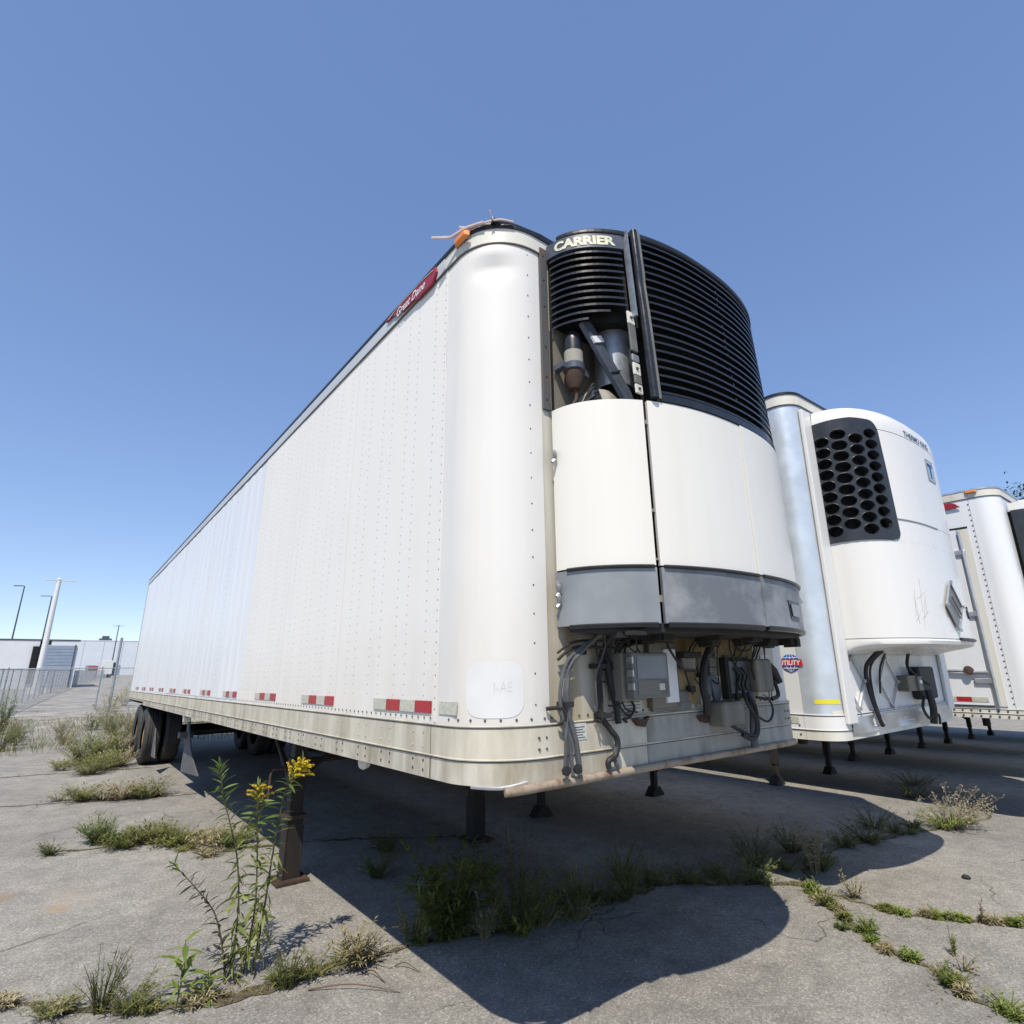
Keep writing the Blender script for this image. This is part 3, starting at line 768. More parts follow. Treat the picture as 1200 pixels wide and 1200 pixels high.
# grille frame: top band, side pillar, bottom rail, header with the maker's lettering
B1.panel(.74, 2.205, 3.945, 3.99, .02, .004, 26, 1).build('grille_frame', 'slat', RU, True)
B1.panel(.745, 2.205, 2.93, 2.972, .02, .006, 26, 1).build('grille_frame', 'slat', RU, True)
B1.panel(.3803, .66, 3.855, 3.945, .02, .003, 16, 1).build('header_band', 'channel', RU, True)
letters('header_letters', 'CARRIER', 'letter', RU, B1.wrap(.389, 3.868, .006), bold=.05, wide=1.17, h=.062)
pl = []
for z in (2.94, 3.2, 3.45, 3.62, 3.66, 3.7, 3.85, 3.99):
    k = .006 if 3.6 < z < 3.68 else 0
    a = B1.pt(.722, z, .008-k); pl.append(a)
MB().tube(pl, .022, 10).build('grille_pillar', 'slat', RU, True)
MB().tube([(p[0]+.028, p[1]-.012, p[2]) for p in pl], .008, 8).build('pillar_trim', 'boxgrey', RU, True)
st = MB()
for z0, z1 in ((3.42, 3.98),):
    for i in range(6):
        za = z0+(z1-z0)*i/6; a = B1.pt(.675, za, .0); b = B1.pt(.675, za+(z1-z0)/6, .0)
        st.bar(a, b, .016, .03, (0, 1, 0))
st.build('steel_strip', 'galv', RU)
# bracket with holes beside the pillar
for za, zb_, mt in ((3.375, 3.45, 'cream'), (3.21, 3.37, 'boxgrey'), (3.15, 3.19, 'galv'), (3.07, 3.14, 'cream'), (3.02, 3.065, 'boxgrey'), (2.965, 3.015, 'cream')):
    a = B1.pt(.655, za, -.01); bb = B1.pt(.655, zb_, -.01); MB().bar(a, bb, .05, .012, (0, 1, 0)).build('hinge_bracket', mt, RU, bev=.003)
    if mt == 'cream':
        rivet_mesh([(a[0]-.004, a[1]-.008, (za+zb_)/2)], (-.4, -1, 0), .010, .003).build('bolt', 'ink', RU)
# innards seen through the missing slats
bx(.405, .86, -.03, -.014, 2.93, 3.42).build('back_plate', 'boxdirty', RU)
cy = (.475, -.10)
cn = MB().lathe([(.03, .3), (.045, .28), (.05, .24), (.05, .13)], (cy[0], cy[1], 3.08), (0, 0, 1), 20).build('filter_canister', 'black', RU, True)
MB().lathe([(.051, 0), (.051, .07)], (cy[0], cy[1], 3.19), (0, 0, 1), 20).build('canister_band', 'duct', cn, True)
MB().lathe([(.044, 0), (.058, .005), (.058, .04), (.044, .045)], (cy[0], cy[1], 3.145), (0, 0, 1), 20).box(cy[0]-.09, cy[0]-.05, cy[1]-.01, cy[1]+.06, 3.15, 3.18).box(cy[0]+.05, cy[0]+.1, cy[1]-.01, cy[1]+.01, 3.145, 3.185).build('canister_clamp', 'channel', cn, True)
MB().lathe([(.001, 0), (.03, .002), (.05, .05), (.05, .10)], (cy[0], cy[1], 3.045), (0, 0, 1), 20).build('canister_base', 'rust', cn, True)
MB().tube([(cy[0], cy[1], 3.06), (cy[0], cy[1]-.01, 3.0), (cy[0]-.03, cy[1]-.02, 2.95), (cy[0]-.06, cy[1], 2.90)], .009, 8, sub=4).build('drain_pipe', 'rust', RU, True)
dgm = MB().bar((.50, -.17, 3.42), (.76, -.27, 2.90), .085, .03, (0, -1, .2)); dgm.build('diagonal_brace', 'channel', RU, bev=.004)
MB().bar((.545, -.194, 3.335), (.562, -.2005, 3.30), .087, .032, (0, -1, .2)).build('brace_label', 'white', RU)
MB().bar((.640, -.2305, 3.145), (.643, -.2315, 3.139), .088, .032, (0, -1, .2)).build('brace_seam', 'ink', RU)
MB().lathe([(.10, 0), (.105, .02), (.105, .44), (.1, .46)], (.74, -.14, 3.10), (0, 0, 1), 24).build('exhaust_drum', 'galv', RU, True)
MB().lathe([(.13, 0), (.13, .08), (.115, .16), (.08, .20), (.01, .21)], (.63, -.09, 2.86), (.1, -.1, 1), 24).build('fan_shroud', 'duct', RU, True)
MB().bar((.70, -.2, 3.20), (.80, -.24, 2.92), .03, .02, (0, -1, 0)).build('support_strut', 'cream', RU)
for k in range(4):
    a = random.uniform(-.02, .02)
    MB().tube([(.47, -.16, 2.94), (.50+a, -.2, 2.98+.02*k), (.54+a, -.19, 3.0+.012*k), (.57, -.2, 2.95)], .006, 6, sub=5).build('wire_loop', 'rubber', RU, True)
bx(.50, .545, -.2, -.16, 2.97, 3.02).build('connector', 'channel', RU, bev=.004)

# ------------------------------------------------------------------ boxes, hoses and stickers under the unit
def fbox(name, x0, x1, z0, z1, d, mat, bev=.006, parent=T1, y=0):
    return bx(x0, x1, y-d, y-.001, z0, z1).build(name, mat, parent, bev=bev)
# tan sealant field
fbox('sealant_patch', .98, 2.02, ZR+.03, 1.83, .003, paint('old_tan_sealant', (.36, .28, .14), stain=(.14, .085, .035), amt=1.0, rough=.7, streak=(9, 9, 2)), 0)
b = fbox('control_box', .70, .86, 1.50, 1.72, .10, 'boxdirty'); fb = bx(.72, .985, -.15, -.101, 1.51, 1.72).build('box_lid', 'boxgrey', b, bev=.006)
bx(.75, .965, -.153, -.1495, 1.60, 1.705).build('lid_panel', 'greyplas', fb); bx(.75, .965, -.153, -.1495, 1.525, 1.592).build('lid_panel', 'boxdirty', fb)
for z in (1.55, 1.61, 1.67): bx(.712, .722, -.156, -.12, z, z+.03).build('box_hinge', 'alu', fb)
bx(.90, .94, -.156, -.152, 1.545, 1.575).build('lid_label', 'labelgrey', fb)
fbox('meter_plate', .985, 1.215, 1.45, 1.78, .035, 'boxdirty'); fbox('white_cover', 1.085, 1.185, 1.475, 1.745, .05, 'white')
fbox('lower_plate', 1.0, 1.32, 1.435, 1.475, .02, 'boxgrey'); fbox('lower_plate', 1.215, 1.31, 1.455, 1.53, .018, 'boxgrey')
fbox('junction_box', 1.22, 1.34, 1.64, 1.70, .06, 'boxdirty'); fbox('junction_box', 1.20, 1.36, 1.70, 1.73, .09, 'under')
d = fbox('document_label', 1.43, 1.63, 1.60, 1.72, .008, 'boxdirty', 0); fbox('inspection_plate', 1.43, 1.63, 1.445, 1.598, .006, 'labelgrey', 0)
for k in range(6): bx(1.45, 1.61-.02*(k % 3), -.0095, -.0078, 1.70-.016*k-.004, 1.70-.016*k).build('text_line', 'ink', d)
MB().lathe([(.082, .0), (.085, .014), (.07, .02), (.001, .022)], (1.53, -.006, 1.527), (0, -1, 0), 28).build('round_cover', 'hosegrey', T1, True)
MB().lathe([(.02, 0), (.02, .006), (.001, .007)], (1.49, -.027, 1.48), (0, -1, 0), 3).build('cover_sticker', 'boxdirty', T1)
b = fbox('open_box', 1.64, 1.87, 1.47, 1.70, .05, 'under'); bx(1.66, 1.85, -.056, -.05, 1.50, 1.68).build('box_recess', 'hosegrey', b)
for k in range(3): MB().tube([(1.70+.04*k, -.06, 1.64), (1.73+.04*k, -.075, 1.60), (1.71+.04*k, -.07, 1.55), (1.75+.03*k, -.065, 1.52)], .009, 6, sub=4).build('cable', 'rubber', T1, True)
fbox('grey_cabinet', 1.86, 2.04, 1.50, 1.69, .11, 'boxdirty', .012); MB().tube([(2.04, -.07, 1.68), (2.10, -.08, 1.62), (2.13, -.09, 1.55)], [.02, .028, .026], 10).build('plug_socket', 'rubber', T1, True)
fbox('lower_box', 1.47, 1.68, 1.335, 1.465, .12, 'boxdirty', .02)
MB().tube([(1.75, -.10, 1.50), (1.78, -.12, 1.42), (1.76, -.13, 1.30), (1.68, -.14, 1.26), (1.60, -.13, 1.29)], .012, 8, sub=6).build('cable', 'rubber', T1, True)
MB().tube([(1.72, -.09, 1.52), (1.70, -.12, 1.45), (1.74, -.14, 1.36), (1.70, -.14, 1.28), (1.60, -.12, 1.31), (1.55, -.1, 1.34)], .010, 8, sub=6).build('cable', 'rubber', T1, True)
MB().tube([(2.06, -.1, 1.56), (2.05, -.12, 1.48), (1.97, -.12, 1.46)], .012, 8, sub=5).build('cable', 'rubber', T1, True)
MB().tube([(1.92, -.05, 1.47), (2.04, -.06, 1.45), (2.07, -.06, 1.38), (2.0, -.06, 1.33), (1.9, -.05, 1.37), (1.86, -.05, 1.43)], .007, 7, sub=6).build('cable', 'rubber', T1, True)
MB().tube([(1.84, -.06, 1.5), (1.82, -.08, 1.4), (1.83, -.06, 1.3), (1.84, -.05, 1.2)], .022, 8, sub=4).build('conduit', 'hosegrey', T1, True)
fbox('side_label', 2.10, 2.20, 1.62, 1.72, .005, 'labelgrey', 0)
for k in range(4): bx(2.14, 2.20, -.003, -.001, 1.54-.015*k, 1.547-.015*k).build('text_line', 'ink', T1)
st = fbox('warning_sticker', .455, .535, 1.345, 1.415, .0125, 'labelgrey', 0)
for k in range(5): bx(.465, .525-.012*(k % 2), -.0137, -.012, 1.40-.011*k-.003, 1.40-.011*k).build('text_line', 'ink', st)
st = fbox('warning_sticker', .775, .935, 1.445, 1.535, .004, 'labelgrey', 0)
for k in range(5): bx(.79, .92, -.0055, -.0035, 1.52-.015*k-.003, 1.52-.015*k).build('text_line', 'ink', st)
# hoses bundled on the left of the front wall
for pth, r, mt in (
    ([(.56, -.10, 1.80), (.44, -.06, 1.72), (.385, -.05, 1.66), (.355, -.045, 1.55), (.365, -.045, 1.45), (.40, -.045, 1.36), (.415, -.04, 1.24)], .011, 'hosegrey'),
    ([(.56, -.11, 1.81), (.46, -.08, 1.72), (.405, -.06, 1.66), (.375, -.05, 1.55), (.385, -.05, 1.45), (.375, -.05, 1.36), (.37, -.045, 1.26), (.365, -.04, 1.22)], .009, 'hosegrey'),
    ([(.58, -.10, 1.81), (.47, -.07, 1.73), (.42, -.05, 1.67), (.385, -.055, 1.56), (.40, -.05, 1.44), (.435, -.05, 1.34), (.455, -.045, 1.22)], .015, 'hosegrey'),
    ([(.36, -.03, 1.69), (.42, -.05, 1.735), (.52, -.06, 1.75), (.64, -.08, 1.74), (.76, -.08, 1.75), (.9, -.09, 1.79)], .009, 'rubber'),
    ([(.36, -.03, 1.72), (.45, -.05, 1.77), (.6, -.08, 1.775), (.78, -.09, 1.77)], .007, 'rubber'),
    ([(.635, -.12, 1.82), (.625, -.05, 1.72), (.618, -.03, 1.6), (.615, -.03, 1.45), (.66, -.04, 1.38), (.70, -.045, 1.33), (.685, -.045, 1.27), (.64, -.04, 1.245), (.645, -.035, 1.215)], .017, 'rubber'),
    ([(.66, -.12, 1.82), (.655, -.05, 1.72), (.68, -.035, 1.6), (.71, -.035, 1.5), (.725, -.035, 1.40)], .019, 'rubber'),
    ([(.69, -.045, 1.30), (.68, -.04, 1.25), (.70, -.04, 1.215)], .012, 'hosegrey'),
    ([(.75, -.1, 1.8), (.735, -.05, 1.7), (.74, -.03, 1.55), (.76, -.02, 1.47), (.82, -.02, 1.43), (.86, -.02, 1.455)], .006, 'rubber'),
    ([(.78, -.1, 1.8), (.755, -.05, 1.68), (.765, -.03, 1.52), (.80, -.02, 1.46), (.88, -.02, 1.44)], .005, 'rubber'),
    ([(.84, -.02, 1.50), (.86, -.02, 1.46), (.82, -.02, 1.42), (.78, -.02, 1.415), (.80, -.02, 1.40)], .008, 'rubber'),
    ([(1.06, -.08, 1.80), (1.10, -.09, 1.72), (1.20, -.08, 1.64), (1.32, -.06, 1.63)], .008, 'rubber'),
    ([(1.50, -.1, 1.82), (1.46, -.07, 1.74), (1.41, -.06, 1.65), (1.385, -.06, 1.55), (1.40, -.06, 1.47), (1.41, -.05, 1.40)], .027, 'rubber'),
    ([(1.98, -.05, 1.80), (1.93, -.04, 1.75), (1.86, -.03, 1.74), (1.8, -.03, 1.76)], .005, 'rubber'),
    ([(1.95, -.08, 1.81), (1.98, -.06, 1.76), (1.96, -.04, 1.70)], .006, 'rubber'),
):
    MB().tube(pth, r*.8, 8, sub=6).build('hose', mt, T1, True)
random.seed(12)
for i in range(26):
    x = random.choice([random.uniform(.42, .95), random.uniform(1.2, 2.1)]); z1 = random.uniform(1.42, 1.68); dx = random.uniform(-.12, .12); yy = -random.uniform(.02, .13)
    pp = [(x, -.1, 1.81), (x+dx*.3+random.uniform(-.03, .03), yy, 1.75), (x+dx+random.uniform(-.03, .03), yy*.8, (1.75+z1)/2), (x+dx*.6, yy*.6-.02, z1), (x+dx*.6+random.uniform(-.08, .08), -.02, z1+random.uniform(-.04, .06))]
    MB().tube(pp, random.choice([.003, .004, .0055]), 6, sub=6).build('cable', random.choice(['rubber', 'rubber', 'hosegrey']), T1, True)
for i in range(9):
    x = random.choice([random.uniform(.45, .68), random.uniform(1.22, 2.05)]); z = random.uniform(1.47, 1.76); w = random.uniform(.02, .05)
    fbox('cable_clip', x, x+w, z, z+w*random.uniform(.5, 1.1), random.uniform(.02, .06), random.choice(['boxdirty', 'under', 'rubber']), .003)
for x, z in ((.37, 1.235), (.435, 1.235)): MB().lathe([(.008, 0), (.008, .014), (.02, .016), (.02, .03), (.001, .032)], (x, -.03, z), (0, -1, 0), 10).build('hose_fitting', 'rubber', T1, True)
for x, z, w in ((.39, 1.50, .05), (.62, 1.44, .06), (.60, 1.66, .05)): bx(x-w/2, x+w/2, -.07, -.005, z-.01, z+.012).build('hose_clamp', 'rubber', T1, bev=.003)
MB().tube([(.30, -.012, 1.485), (.36, -.05, 1.485), (.375, -.05, 1.44), (.35, -.03, 1.42)], .009, 6, sub=3).build('hook', 'under', T1, True)
for x, z in ((.90, 1.40), (1.42, 1.385)):
    MB().prism([(x-.06, -.0105, z+.01), (x-.03, -.0105, z-.02), (x+.02, -.0105, z-.03), (x+.06, -.0105, z+.02), (x+.02, -.0105, z+.005), (x-.02, -.0105, z+.012)], (0, -.02, 0)).build('torn_bracket', 'rust', T1)

# ------------------------------------------------------------------ second trailer
X2, Y2 = 3.094, .05
M2 = dict(old='t2_white', new='t2_white', corner='steel', skirt='t2_white', skirt_low='cream', rail='cream', cap='cream', roof='black', front_wall='t2_white')
T2 = thing('refrigerated_trailer', 'white refrigerated trailer with polished steel corner and round-holed black grille on its unit', 'trailer', (X2, Y2, gz(X2+1.29)), (0, 0, 0), 'parked refrigerated trailers')
g2 = lambda x, y: gz(X2+x)-gz(X2+1.29)
trailer(T2, 14.6, .17, 1.19, 1.26, 1.37, ZT, .24, M2, 3.77, g2, detail=False, legx=(.30, 2.38))
for z in (1.225, 1.29): rivet_mesh([(-.010 if z > 1.26 else -.006, .28+.11*i, z) for i in range(10)], (-1, 0, 0), .009, .006).build('rivets', 'bolt', T2, kind='stuff')
tape(.28, 'wr', .26, T2, -.012, 1.30, .05)
# logo on the left wall
lg = MB(); cyl, czl = .292, 1.745
pts = [(-.006, cyl+.074*math.cos(t), czl+.066*math.sin(t)) for t in [2*PI*i/32 for i in range(32)]]
LG = lg.prism(pts, (.004, 0, 0)).build('globe_emblem', 'logoblue', T2)
w = MB()
for zz in (-.04, .04): w.box(-.008, -.0055, cyl-.058, cyl+.058, czl+zz-.003, czl+zz+.003)
for k in (-.037, 0, .037): w.tube([(-.0068, cyl+k*math.cos(t), czl+.064*math.sin(t)) for t in [-PI/2+PI*i/12 for i in range(13)]], .0022, 4)
w.build('globe_lines', 'white', LG)
MB().prism([(-.0085, cyl-.10, czl-.024), (-.0085, cyl+.092, czl-.024), (-.0085, cyl+.10, czl+.028), (-.0085, cyl-.092, czl+.028)], (.002, 0, 0)).build('banner', 'logored', LG)
letters('emblem_letters', 'UTILITY', 'white', LG, lambda s, t: (-.0105, cyl+.087-s, czl-.017+t), shear=.15, bold=.03, wide=1.0, h=.036)
q = arc(.17, .17, .1725, math.radians(188), math.radians(250), 8)
slab(q, 1.445, 1.475, .002).build('yellow_label', 'yellow', T2)
q = arc(.17, .17, .1725, math.radians(225), math.radians(258), 8)
slab(q, 1.29, 1.40, .002).build('serial_label', 'cream', T2)
# dented stainless rail cover on the front
rows = []; rin = []
for i in range(5):
    r = []; z = 1.19+.035+i*.03
    for j in range(40):
        x = .2+2.2*j/39; k = .014*math.exp(-((x-.72)/.12)**2)+.01*math.exp(-((x-1.15)/.2)**2)*math.sin(i)+.006*math.sin(x*9+i)
        r.append((x, -.018+k*.8, z))
    rows.append(r)
MB().grid(rows).build('rail_cover', 'alu', T2, True)
# cooling unit 2: bowed body with rounded top, honeycomb corner grille
B2 = Barrel(1.29, 1.02, .50, 2.6, 0)
zz0, zz1 = 1.92, 3.85
def body2(x0, x1, z0, z1, name, parent, off=0, mat='t2_unit', k=24, th=.02):
    return B2.panel(x0, x1, z0, z1, th, off, k, 6).build(name, mat, parent, True)
inn = [(1.29+(x-1.29)*.93, y*.86) for x, y in B2.path(.27, 2.31, 40)]
RU2 = MB().prism([(x, y-.001, 2.0) for x, y in inn], (0, 0, 1.72)).build('refrigeration_unit', 'void', T2)
SPL = .625   # x of the grille's inner edge at mid height
# upper body right of the grille, in two tiers with a seam, then lower body
body2(.60, 2.305, 2.862, 3.64, 'upper_door', RU2)
body2(.2703, 2.3097, zz0, 2.68, 'lower_door', RU2)
body2(.56, 2.305, 2.676, 2.858, 'lower_door', RU2)
# crown: rounded top edge
rows = []
base = B2.path(.2703, 2.3097, 48)
for a in range(9):
    t = a/8*PI/2; ins = 1-.16*(1-math.cos(t)); z = 3.68+.17*math.sin(t)
    rows.append([(1.29+(x-1.29)*(1-.05*(1-math.cos(t))), y*ins*1.0, z) for x, y in base])
rows.insert(0, [(x, y, 3.645) for x, y in base])
rows.append([(x, -.0, 3.85) for x, y in [(p[0], 0) for p in rows[-1]]])
MB().grid(rows).build('crown', 't2_unit', RU2, True)
# belly: tapers under the body back to the wall
rows = []
for s_, z in ((1.0, 1.915), (1.015, 1.90), (1.0, 1.875), (.9, 1.86), (.6, 1.84), (.02, 1.80)):
    rows.append([(x, y*s_, z) for x, y in B2.path(.2703, 2.3097, 40)])
MB().grid(rows).build('belly_pan', 't2_unit', RU2, True)
MB().tube([B2.pt(1.3+.9*i/20, 1.92, .012) for i in range(21)], .012, 6).build('gasket', 'black', RU2, True)
MB().tube([B2.pt(.64+.7*i/20, 2.86, .001) for i in range(21)], .006, 6).build('gasket', 'galv', RU2, True)
bx(.12, .272, -.035, -.0005, 1.30, 3.84).build('side_post', 't2_white', T2, bev=.01)
bx(2.318, 2.47, -.035, -.0005, 1.30, 3.84).build('side_post', 't2_white', T2, bev=.01)
# honeycomb grille: flat outline with holes, filled, cut into strips and bent onto the corner
def honeycomb():
    p, Ls = B2.arclen(.2703, 1.2, 120); LT = 0
    def xof(s):
        for i in range(len(Ls)-1):
            if Ls[i+1] >= s: return i, (s-Ls[i])/(Ls[i+1]-Ls[i])
        return len(Ls)-2, 1
    def bend(s, z, off=0):
        i, k = xof(max(0, s)); q = plan_off(p, off)
        return (q[i][0]+(q[i+1][0]-q[i][0])*k, q[i][1]+(q[i+1][1]-q[i][1])*k, z)
    # outline in (s, z): left edge s=.0, right edge slanted with rounded corners
    Smax = Ls[[i for i, a in enumerate(p) if a[0] < .60][-1]]
    Sb = Smax+.035
    out = [(.0, 2.675), (Sb-.06, 2.685)]+[(Sb-.06+.06*math.sin(t), 2.745-.06*math.cos(t)) for t in [PI/2*i/6 for i in range(1, 7)]]
    out += [(Smax+.02, 3.2)]+[(Smax-.10+.10*math.cos(t), 3.60+.12*math.sin(t)) for t in [PI/2*i/8 for i in range(0, 9)]]
    out += [(Smax*.55, 3.735), (.0, 3.72)]
    r = .042; holes = []
    cols = 4; sp = (Smax-.02)/cols
    for c in range(cols):
        s = .055+sp*(c+.02)+.012*c*.0; z = 3.59-(.048 if c % 2 == 0 else 0)
        n = 10
        for k in range(n):
            zz = z-k*.097
            if zz > 2.735: holes.append((s, zz))
    rx = min(.06, sp*.47)
    bm = bmesh.new(); eds = []
    def loop(pts):
        vs = [bm.verts.new((a, b, 0)) for a, b in pts]
        return [bm.edges.new((vs[i], vs[(i+1) % len(vs)])) for i in range(len(vs))]
    eds += loop(out)
    for (s, z) in holes: eds += loop([(s+rx*math.cos(2*PI*i/18), z+.0435*math.sin(2*PI*i/18)) for i in range(18)])
    bmesh.ops.triangle_fill(bm, use_beauty=True, use_dissolve=False, edges=eds)
    for i in range(1, 26):
        s = Sb*i/26
        bmesh.ops.bisect_plane(bm, geom=bm.verts[:]+bm.edges[:]+bm.faces[:], plane_co=(s, 0, 0), plane_no=(1, 0, 0), dist=1e-6)
    vs = [bend(v.co.x, v.co.y, .010) for v in bm.verts]; bm.verts.index_update()
    fs = [tuple(v.index for v in f.verts) for f in bm.faces]; bm.free()
    gr = MB().add(vs, fs).build('honeycomb_grille', 'channel_dark', RU2)
    sol = gr.modifiers.new('thickness', 'SOLIDIFY'); sol.thickness = .012; sol.offset = -1
    for (s, z) in holes:
        m = MB(); rows = []
        for k, (sc, off) in enumerate(((1.05, .0115), (1.0, .0125), (.97, .006), (.94, -.05))):
            rows.append([bend(s+rx*sc*math.cos(2*PI*i/16), z+.0435*sc*math.sin(2*PI*i/16), off) for i in range(17)])
        m.grid(rows).build('hole_collar', 'channel_dark', gr, True)
    ed = [bend(a, b, .012) for a, b in out]; ed.append(ed[0])
MAT['channel_dark'] = plain('charcoal_plastic', (.032, .036, .042), .35, var=.2, scale=10)
honeycomb()
letters('maker_letters', 'THERMO KING', 'navy', RU2, B2.wrap(.99, 3.655, .003), bold=.008, wide=1.15, h=.055)
def on2(x, z, off=.004): return B2.pt(x, z, off)
em = MB().grid([[on2(1.40+.19*i/4, z, .003) for i in range(5)] for z in (3.33, 3.53)]).build('unit_emblem', 'white', RU2)
em2 = MB().grid([[on2(1.415+.16*i/4, z, .005) for i in range(5)] for z in (3.345, 3.515)]).build('emblem_field', 'logosky', RU2) if 'logosky' in MAT else None
letters('emblem_letter', 'T', 'navy', em, B2.wrap(1.425, 3.36, .007), bold=.05, wide=1.1, h=.14)
for pl_ in ([(1.40, 3.33), (1.59, 3.33)], [(1.40, 3.53), (1.59, 3.53)], [(1.40, 3.33), (1.40, 3.53)], [(1.59, 3.33), (1.59, 3.53)]):
    MB().tube([on2(x, z, .004) for x, z in pl_], .004, 4).build('emblem_edge', 'galv', em)
random.seed(3)
for i in range(8):
    x = random.uniform(.60, .82); z = random.uniform(2.08, 2.28); a = random.uniform(-.6, .6) if i > 4 else random.uniform(1.0, 1.6); l = random.uniform(.05, .16)
    MB().tube([on2(x+math.cos(a)*l*.5*q*.5, z+math.sin(a)*l*q*.5+.004*math.sin(q*9+i), .0008) for q in range(-2, 3)], .0012, 4).build('scuff_mark', 'scuff', RU2)
# placard holders and electrics
def diamond(x, z, rx_, rz, parent, y, mat='alu', fill=None):
    c = [(x, y, z+rz), (x+rx_, y, z), (x, y, z-rz), (x-rx_, y, z)]
    m = MB()
    for a, b in zip(c, c[1:]+c[:1]): m.bar(a, b, .012, .014, (0, 1, 0))
    o = m.build('placard_frame', mat, parent)
    if fill: MB().prism([(a[0], a[1]+.004, a[2]) for a in c], (0, .004, 0)).build('placard_plate', fill, o)
    for a in c: bx(a[0]-.012, a[0]+.012, a[1]-.018, a[1]-.004, a[2]-.012, a[2]+.012).build('placard_clip', mat, o)
    return o
diamond(.37, 1.60, .17, .20, T2, -.014, 'alu'); diamond(1.02, 1.58, .19, .20, T2, -.014, 'alu')
p_ = on2(1.30, 2.19, .02); dd = diamond(1.29, 2.19, .19, .20, T2, p_[1], 'galv', 'boxgrey'); MB().bar((1.22, p_[1]-.012, 2.26), (1.38, p_[1]-.012, 2.12), .02, .004, (0, 1, 0)).build('placard_slash', 'ink', dd)
o_ = on2(1.80, 2.16, .003); MB().lathe([(.055, -.02), (.055, .006), (.04, .008), (.001, .008)], o_, (.25, -1, 0), 20).build('unit_port', 'black', T2, True)
fbox('receptacle_box', 1.22, 1.50, 1.50, 1.63, .09, 'boxdirty', .008, T2); fbox('receptacle_cover', 1.40, 1.50, 1.50, 1.62, .11, 'boxgrey', .008, T2); bx(1.42, 1.48, -.114, -.109, 1.56, 1.59).build('receptacle_label', 'white', T2)
fbox('cable_tray', 1.52, 1.9, 1.42, 1.70, .09, 'rubber', .02, T2)
for pth, r in (([(.54, -.2, 1.86), (.54, -.05, 1.72), (.56, -.03, 1.55), (.62, -.04, 1.35), (.68, -.04, 1.26)], .017), ([(.62, -.2, 1.86), (.62, -.05, 1.72), (.62, -.03, 1.5), (.66, -.04, 1.32)], .009), ([(.86, -.1, 1.84), (.82, -.04, 1.7), (.76, -.03, 1.5)], .008), ([(1.3, -.12, 1.86), (1.36, -.06, 1.7), (1.5, -.1, 1.6), (1.6, -.12, 1.55)], .014), ([(1.62, -.1, 1.5), (1.63, -.11, 1.35), (1.64, -.09, 1.22)], .030), ([(1.5, -.1, 1.45), (1.42, -.1, 1.36), (1.52, -.1, 1.27), (1.62, -.1, 1.3)], .012), ([(1.68, -.09, 1.3), (1.80, -.09, 1.28), (1.82, -.08, 1.2)], .010)):
    MB().tube(pth, r, 8, sub=6).build('hose', 'rubber', T2, True)

# ------------------------------------------------------------------ third trailer with a side door
X3, Y3 = 7.474, -.34
M3 = dict(old='t3_white', new='t3_white', corner='t3_white', skirt='cream', skirt_low='cream', rail='cream', cap='cream', roof='alu', front_wall='t3_white')
T3 = thing('refrigerated_trailer', 'white refrigerated trailer with a hinged side door and red badge beside the steel-cornered trailer', 'trailer', (X3, Y3, gz(X3+1.29)), (0, 0, 0), 'parked refrigerated trailers')
g3 = lambda x, y: gz(X3+x)-gz(X3+1.29)
trailer(T3, 14.6, .22, 1.19, 1.245, 1.30, ZT, .30, M3, 3.56, g3, detail=False, legx=(.22, 2.0))
z0 = -gz(X3+1.29)
def ly(y): return y-Y3
pts = [(-.002, ly(-.03), 1.36+.07*i) for i in range(36)]
rivet_mesh(pts, (-1, 0, 0), .010, .005).build('rivets', 'bolt', T3, kind='stuff')
pts = [(-.012, .2+.09*i, z) for i in range(34) for z in (1.215, 1.275)]
rivet_mesh(pts, (-1, 0, 0), .013, .007).build('rivets', 'bolt', T3, kind='stuff')
dr = bx(-.022, -.003, ly(.16), ly(1.45), 1.335, 3.50).build('side_door', 't3_white', T3, bev=.004)
bx(-.012, -.002, ly(.03), ly(.155), 1.33, 3.50).build('door_post', 'cream', dr); bx(-.010, -.002, ly(.03), ly(1.5), 3.505, 3.53).build('door_seal', 'black', dr)
bx(-.024, -.002, ly(.155), ly(1.45), 1.322, 1.334).build('door_seal', 'black', dr)
MB().tube([(-.04, ly(.13), 3.48), (-.045, ly(.11), 2.4), (-.045, ly(.10), 1.34)], .016, 8).build('lock_rod', 'alu', dr, True)
for zz in (3.2, 2.42, 1.62):
    bx(-.05, -.02, ly(.1), ly(.3), zz-.035, zz+.035).build('door_hinge', 'alu', dr, bev=.012)
MB().tube([(-.045, ly(.14), 1.72), (-.05, ly(.30), 1.72), (-.055, ly(.42), 1.74), (-.05, ly(.56), 1.74)], .018, 8).build('door_handle', 'galv', dr, True)
MB().lathe([(.05, 0), (.05, .05), (.02, .06), (.001, .06)], (-.03, ly(.33), 1.74), (-1, 0, .2), 12).build('door_lock', 'rust', dr, True)
def tape3(y, cols):
    for c, w in cols:
        bx(-.0265, -.02, ly(y), ly(y+w-.004), 1.375, 1.43).build('reflective_tape', 'red_lens' if c == 'r' else 'tape_white', T3); y += w
tape3(.20, (('w', .17), ('r', .16), ('w', .16), ('r', .17), ('w', .17), ('r', .17)))
bb = [(.05, 3.79), (.10, 3.845), (.16, 3.87), (.7, 3.87), (.7, 3.80), (.4, 3.78)]
bd3 = MB().prism([(-.03, ly(y), z) for y, z in bb], (.012, 0, 0)).build('side_badge', 'badge_red', T3, bev=.003)
letters('badge_letters', 'Great Dane', 'white', bd3, lambda s, t: (-.032, ly(.66)-s, 3.80+t), shear=.35, bold=.012, wide=.95, h=.055)
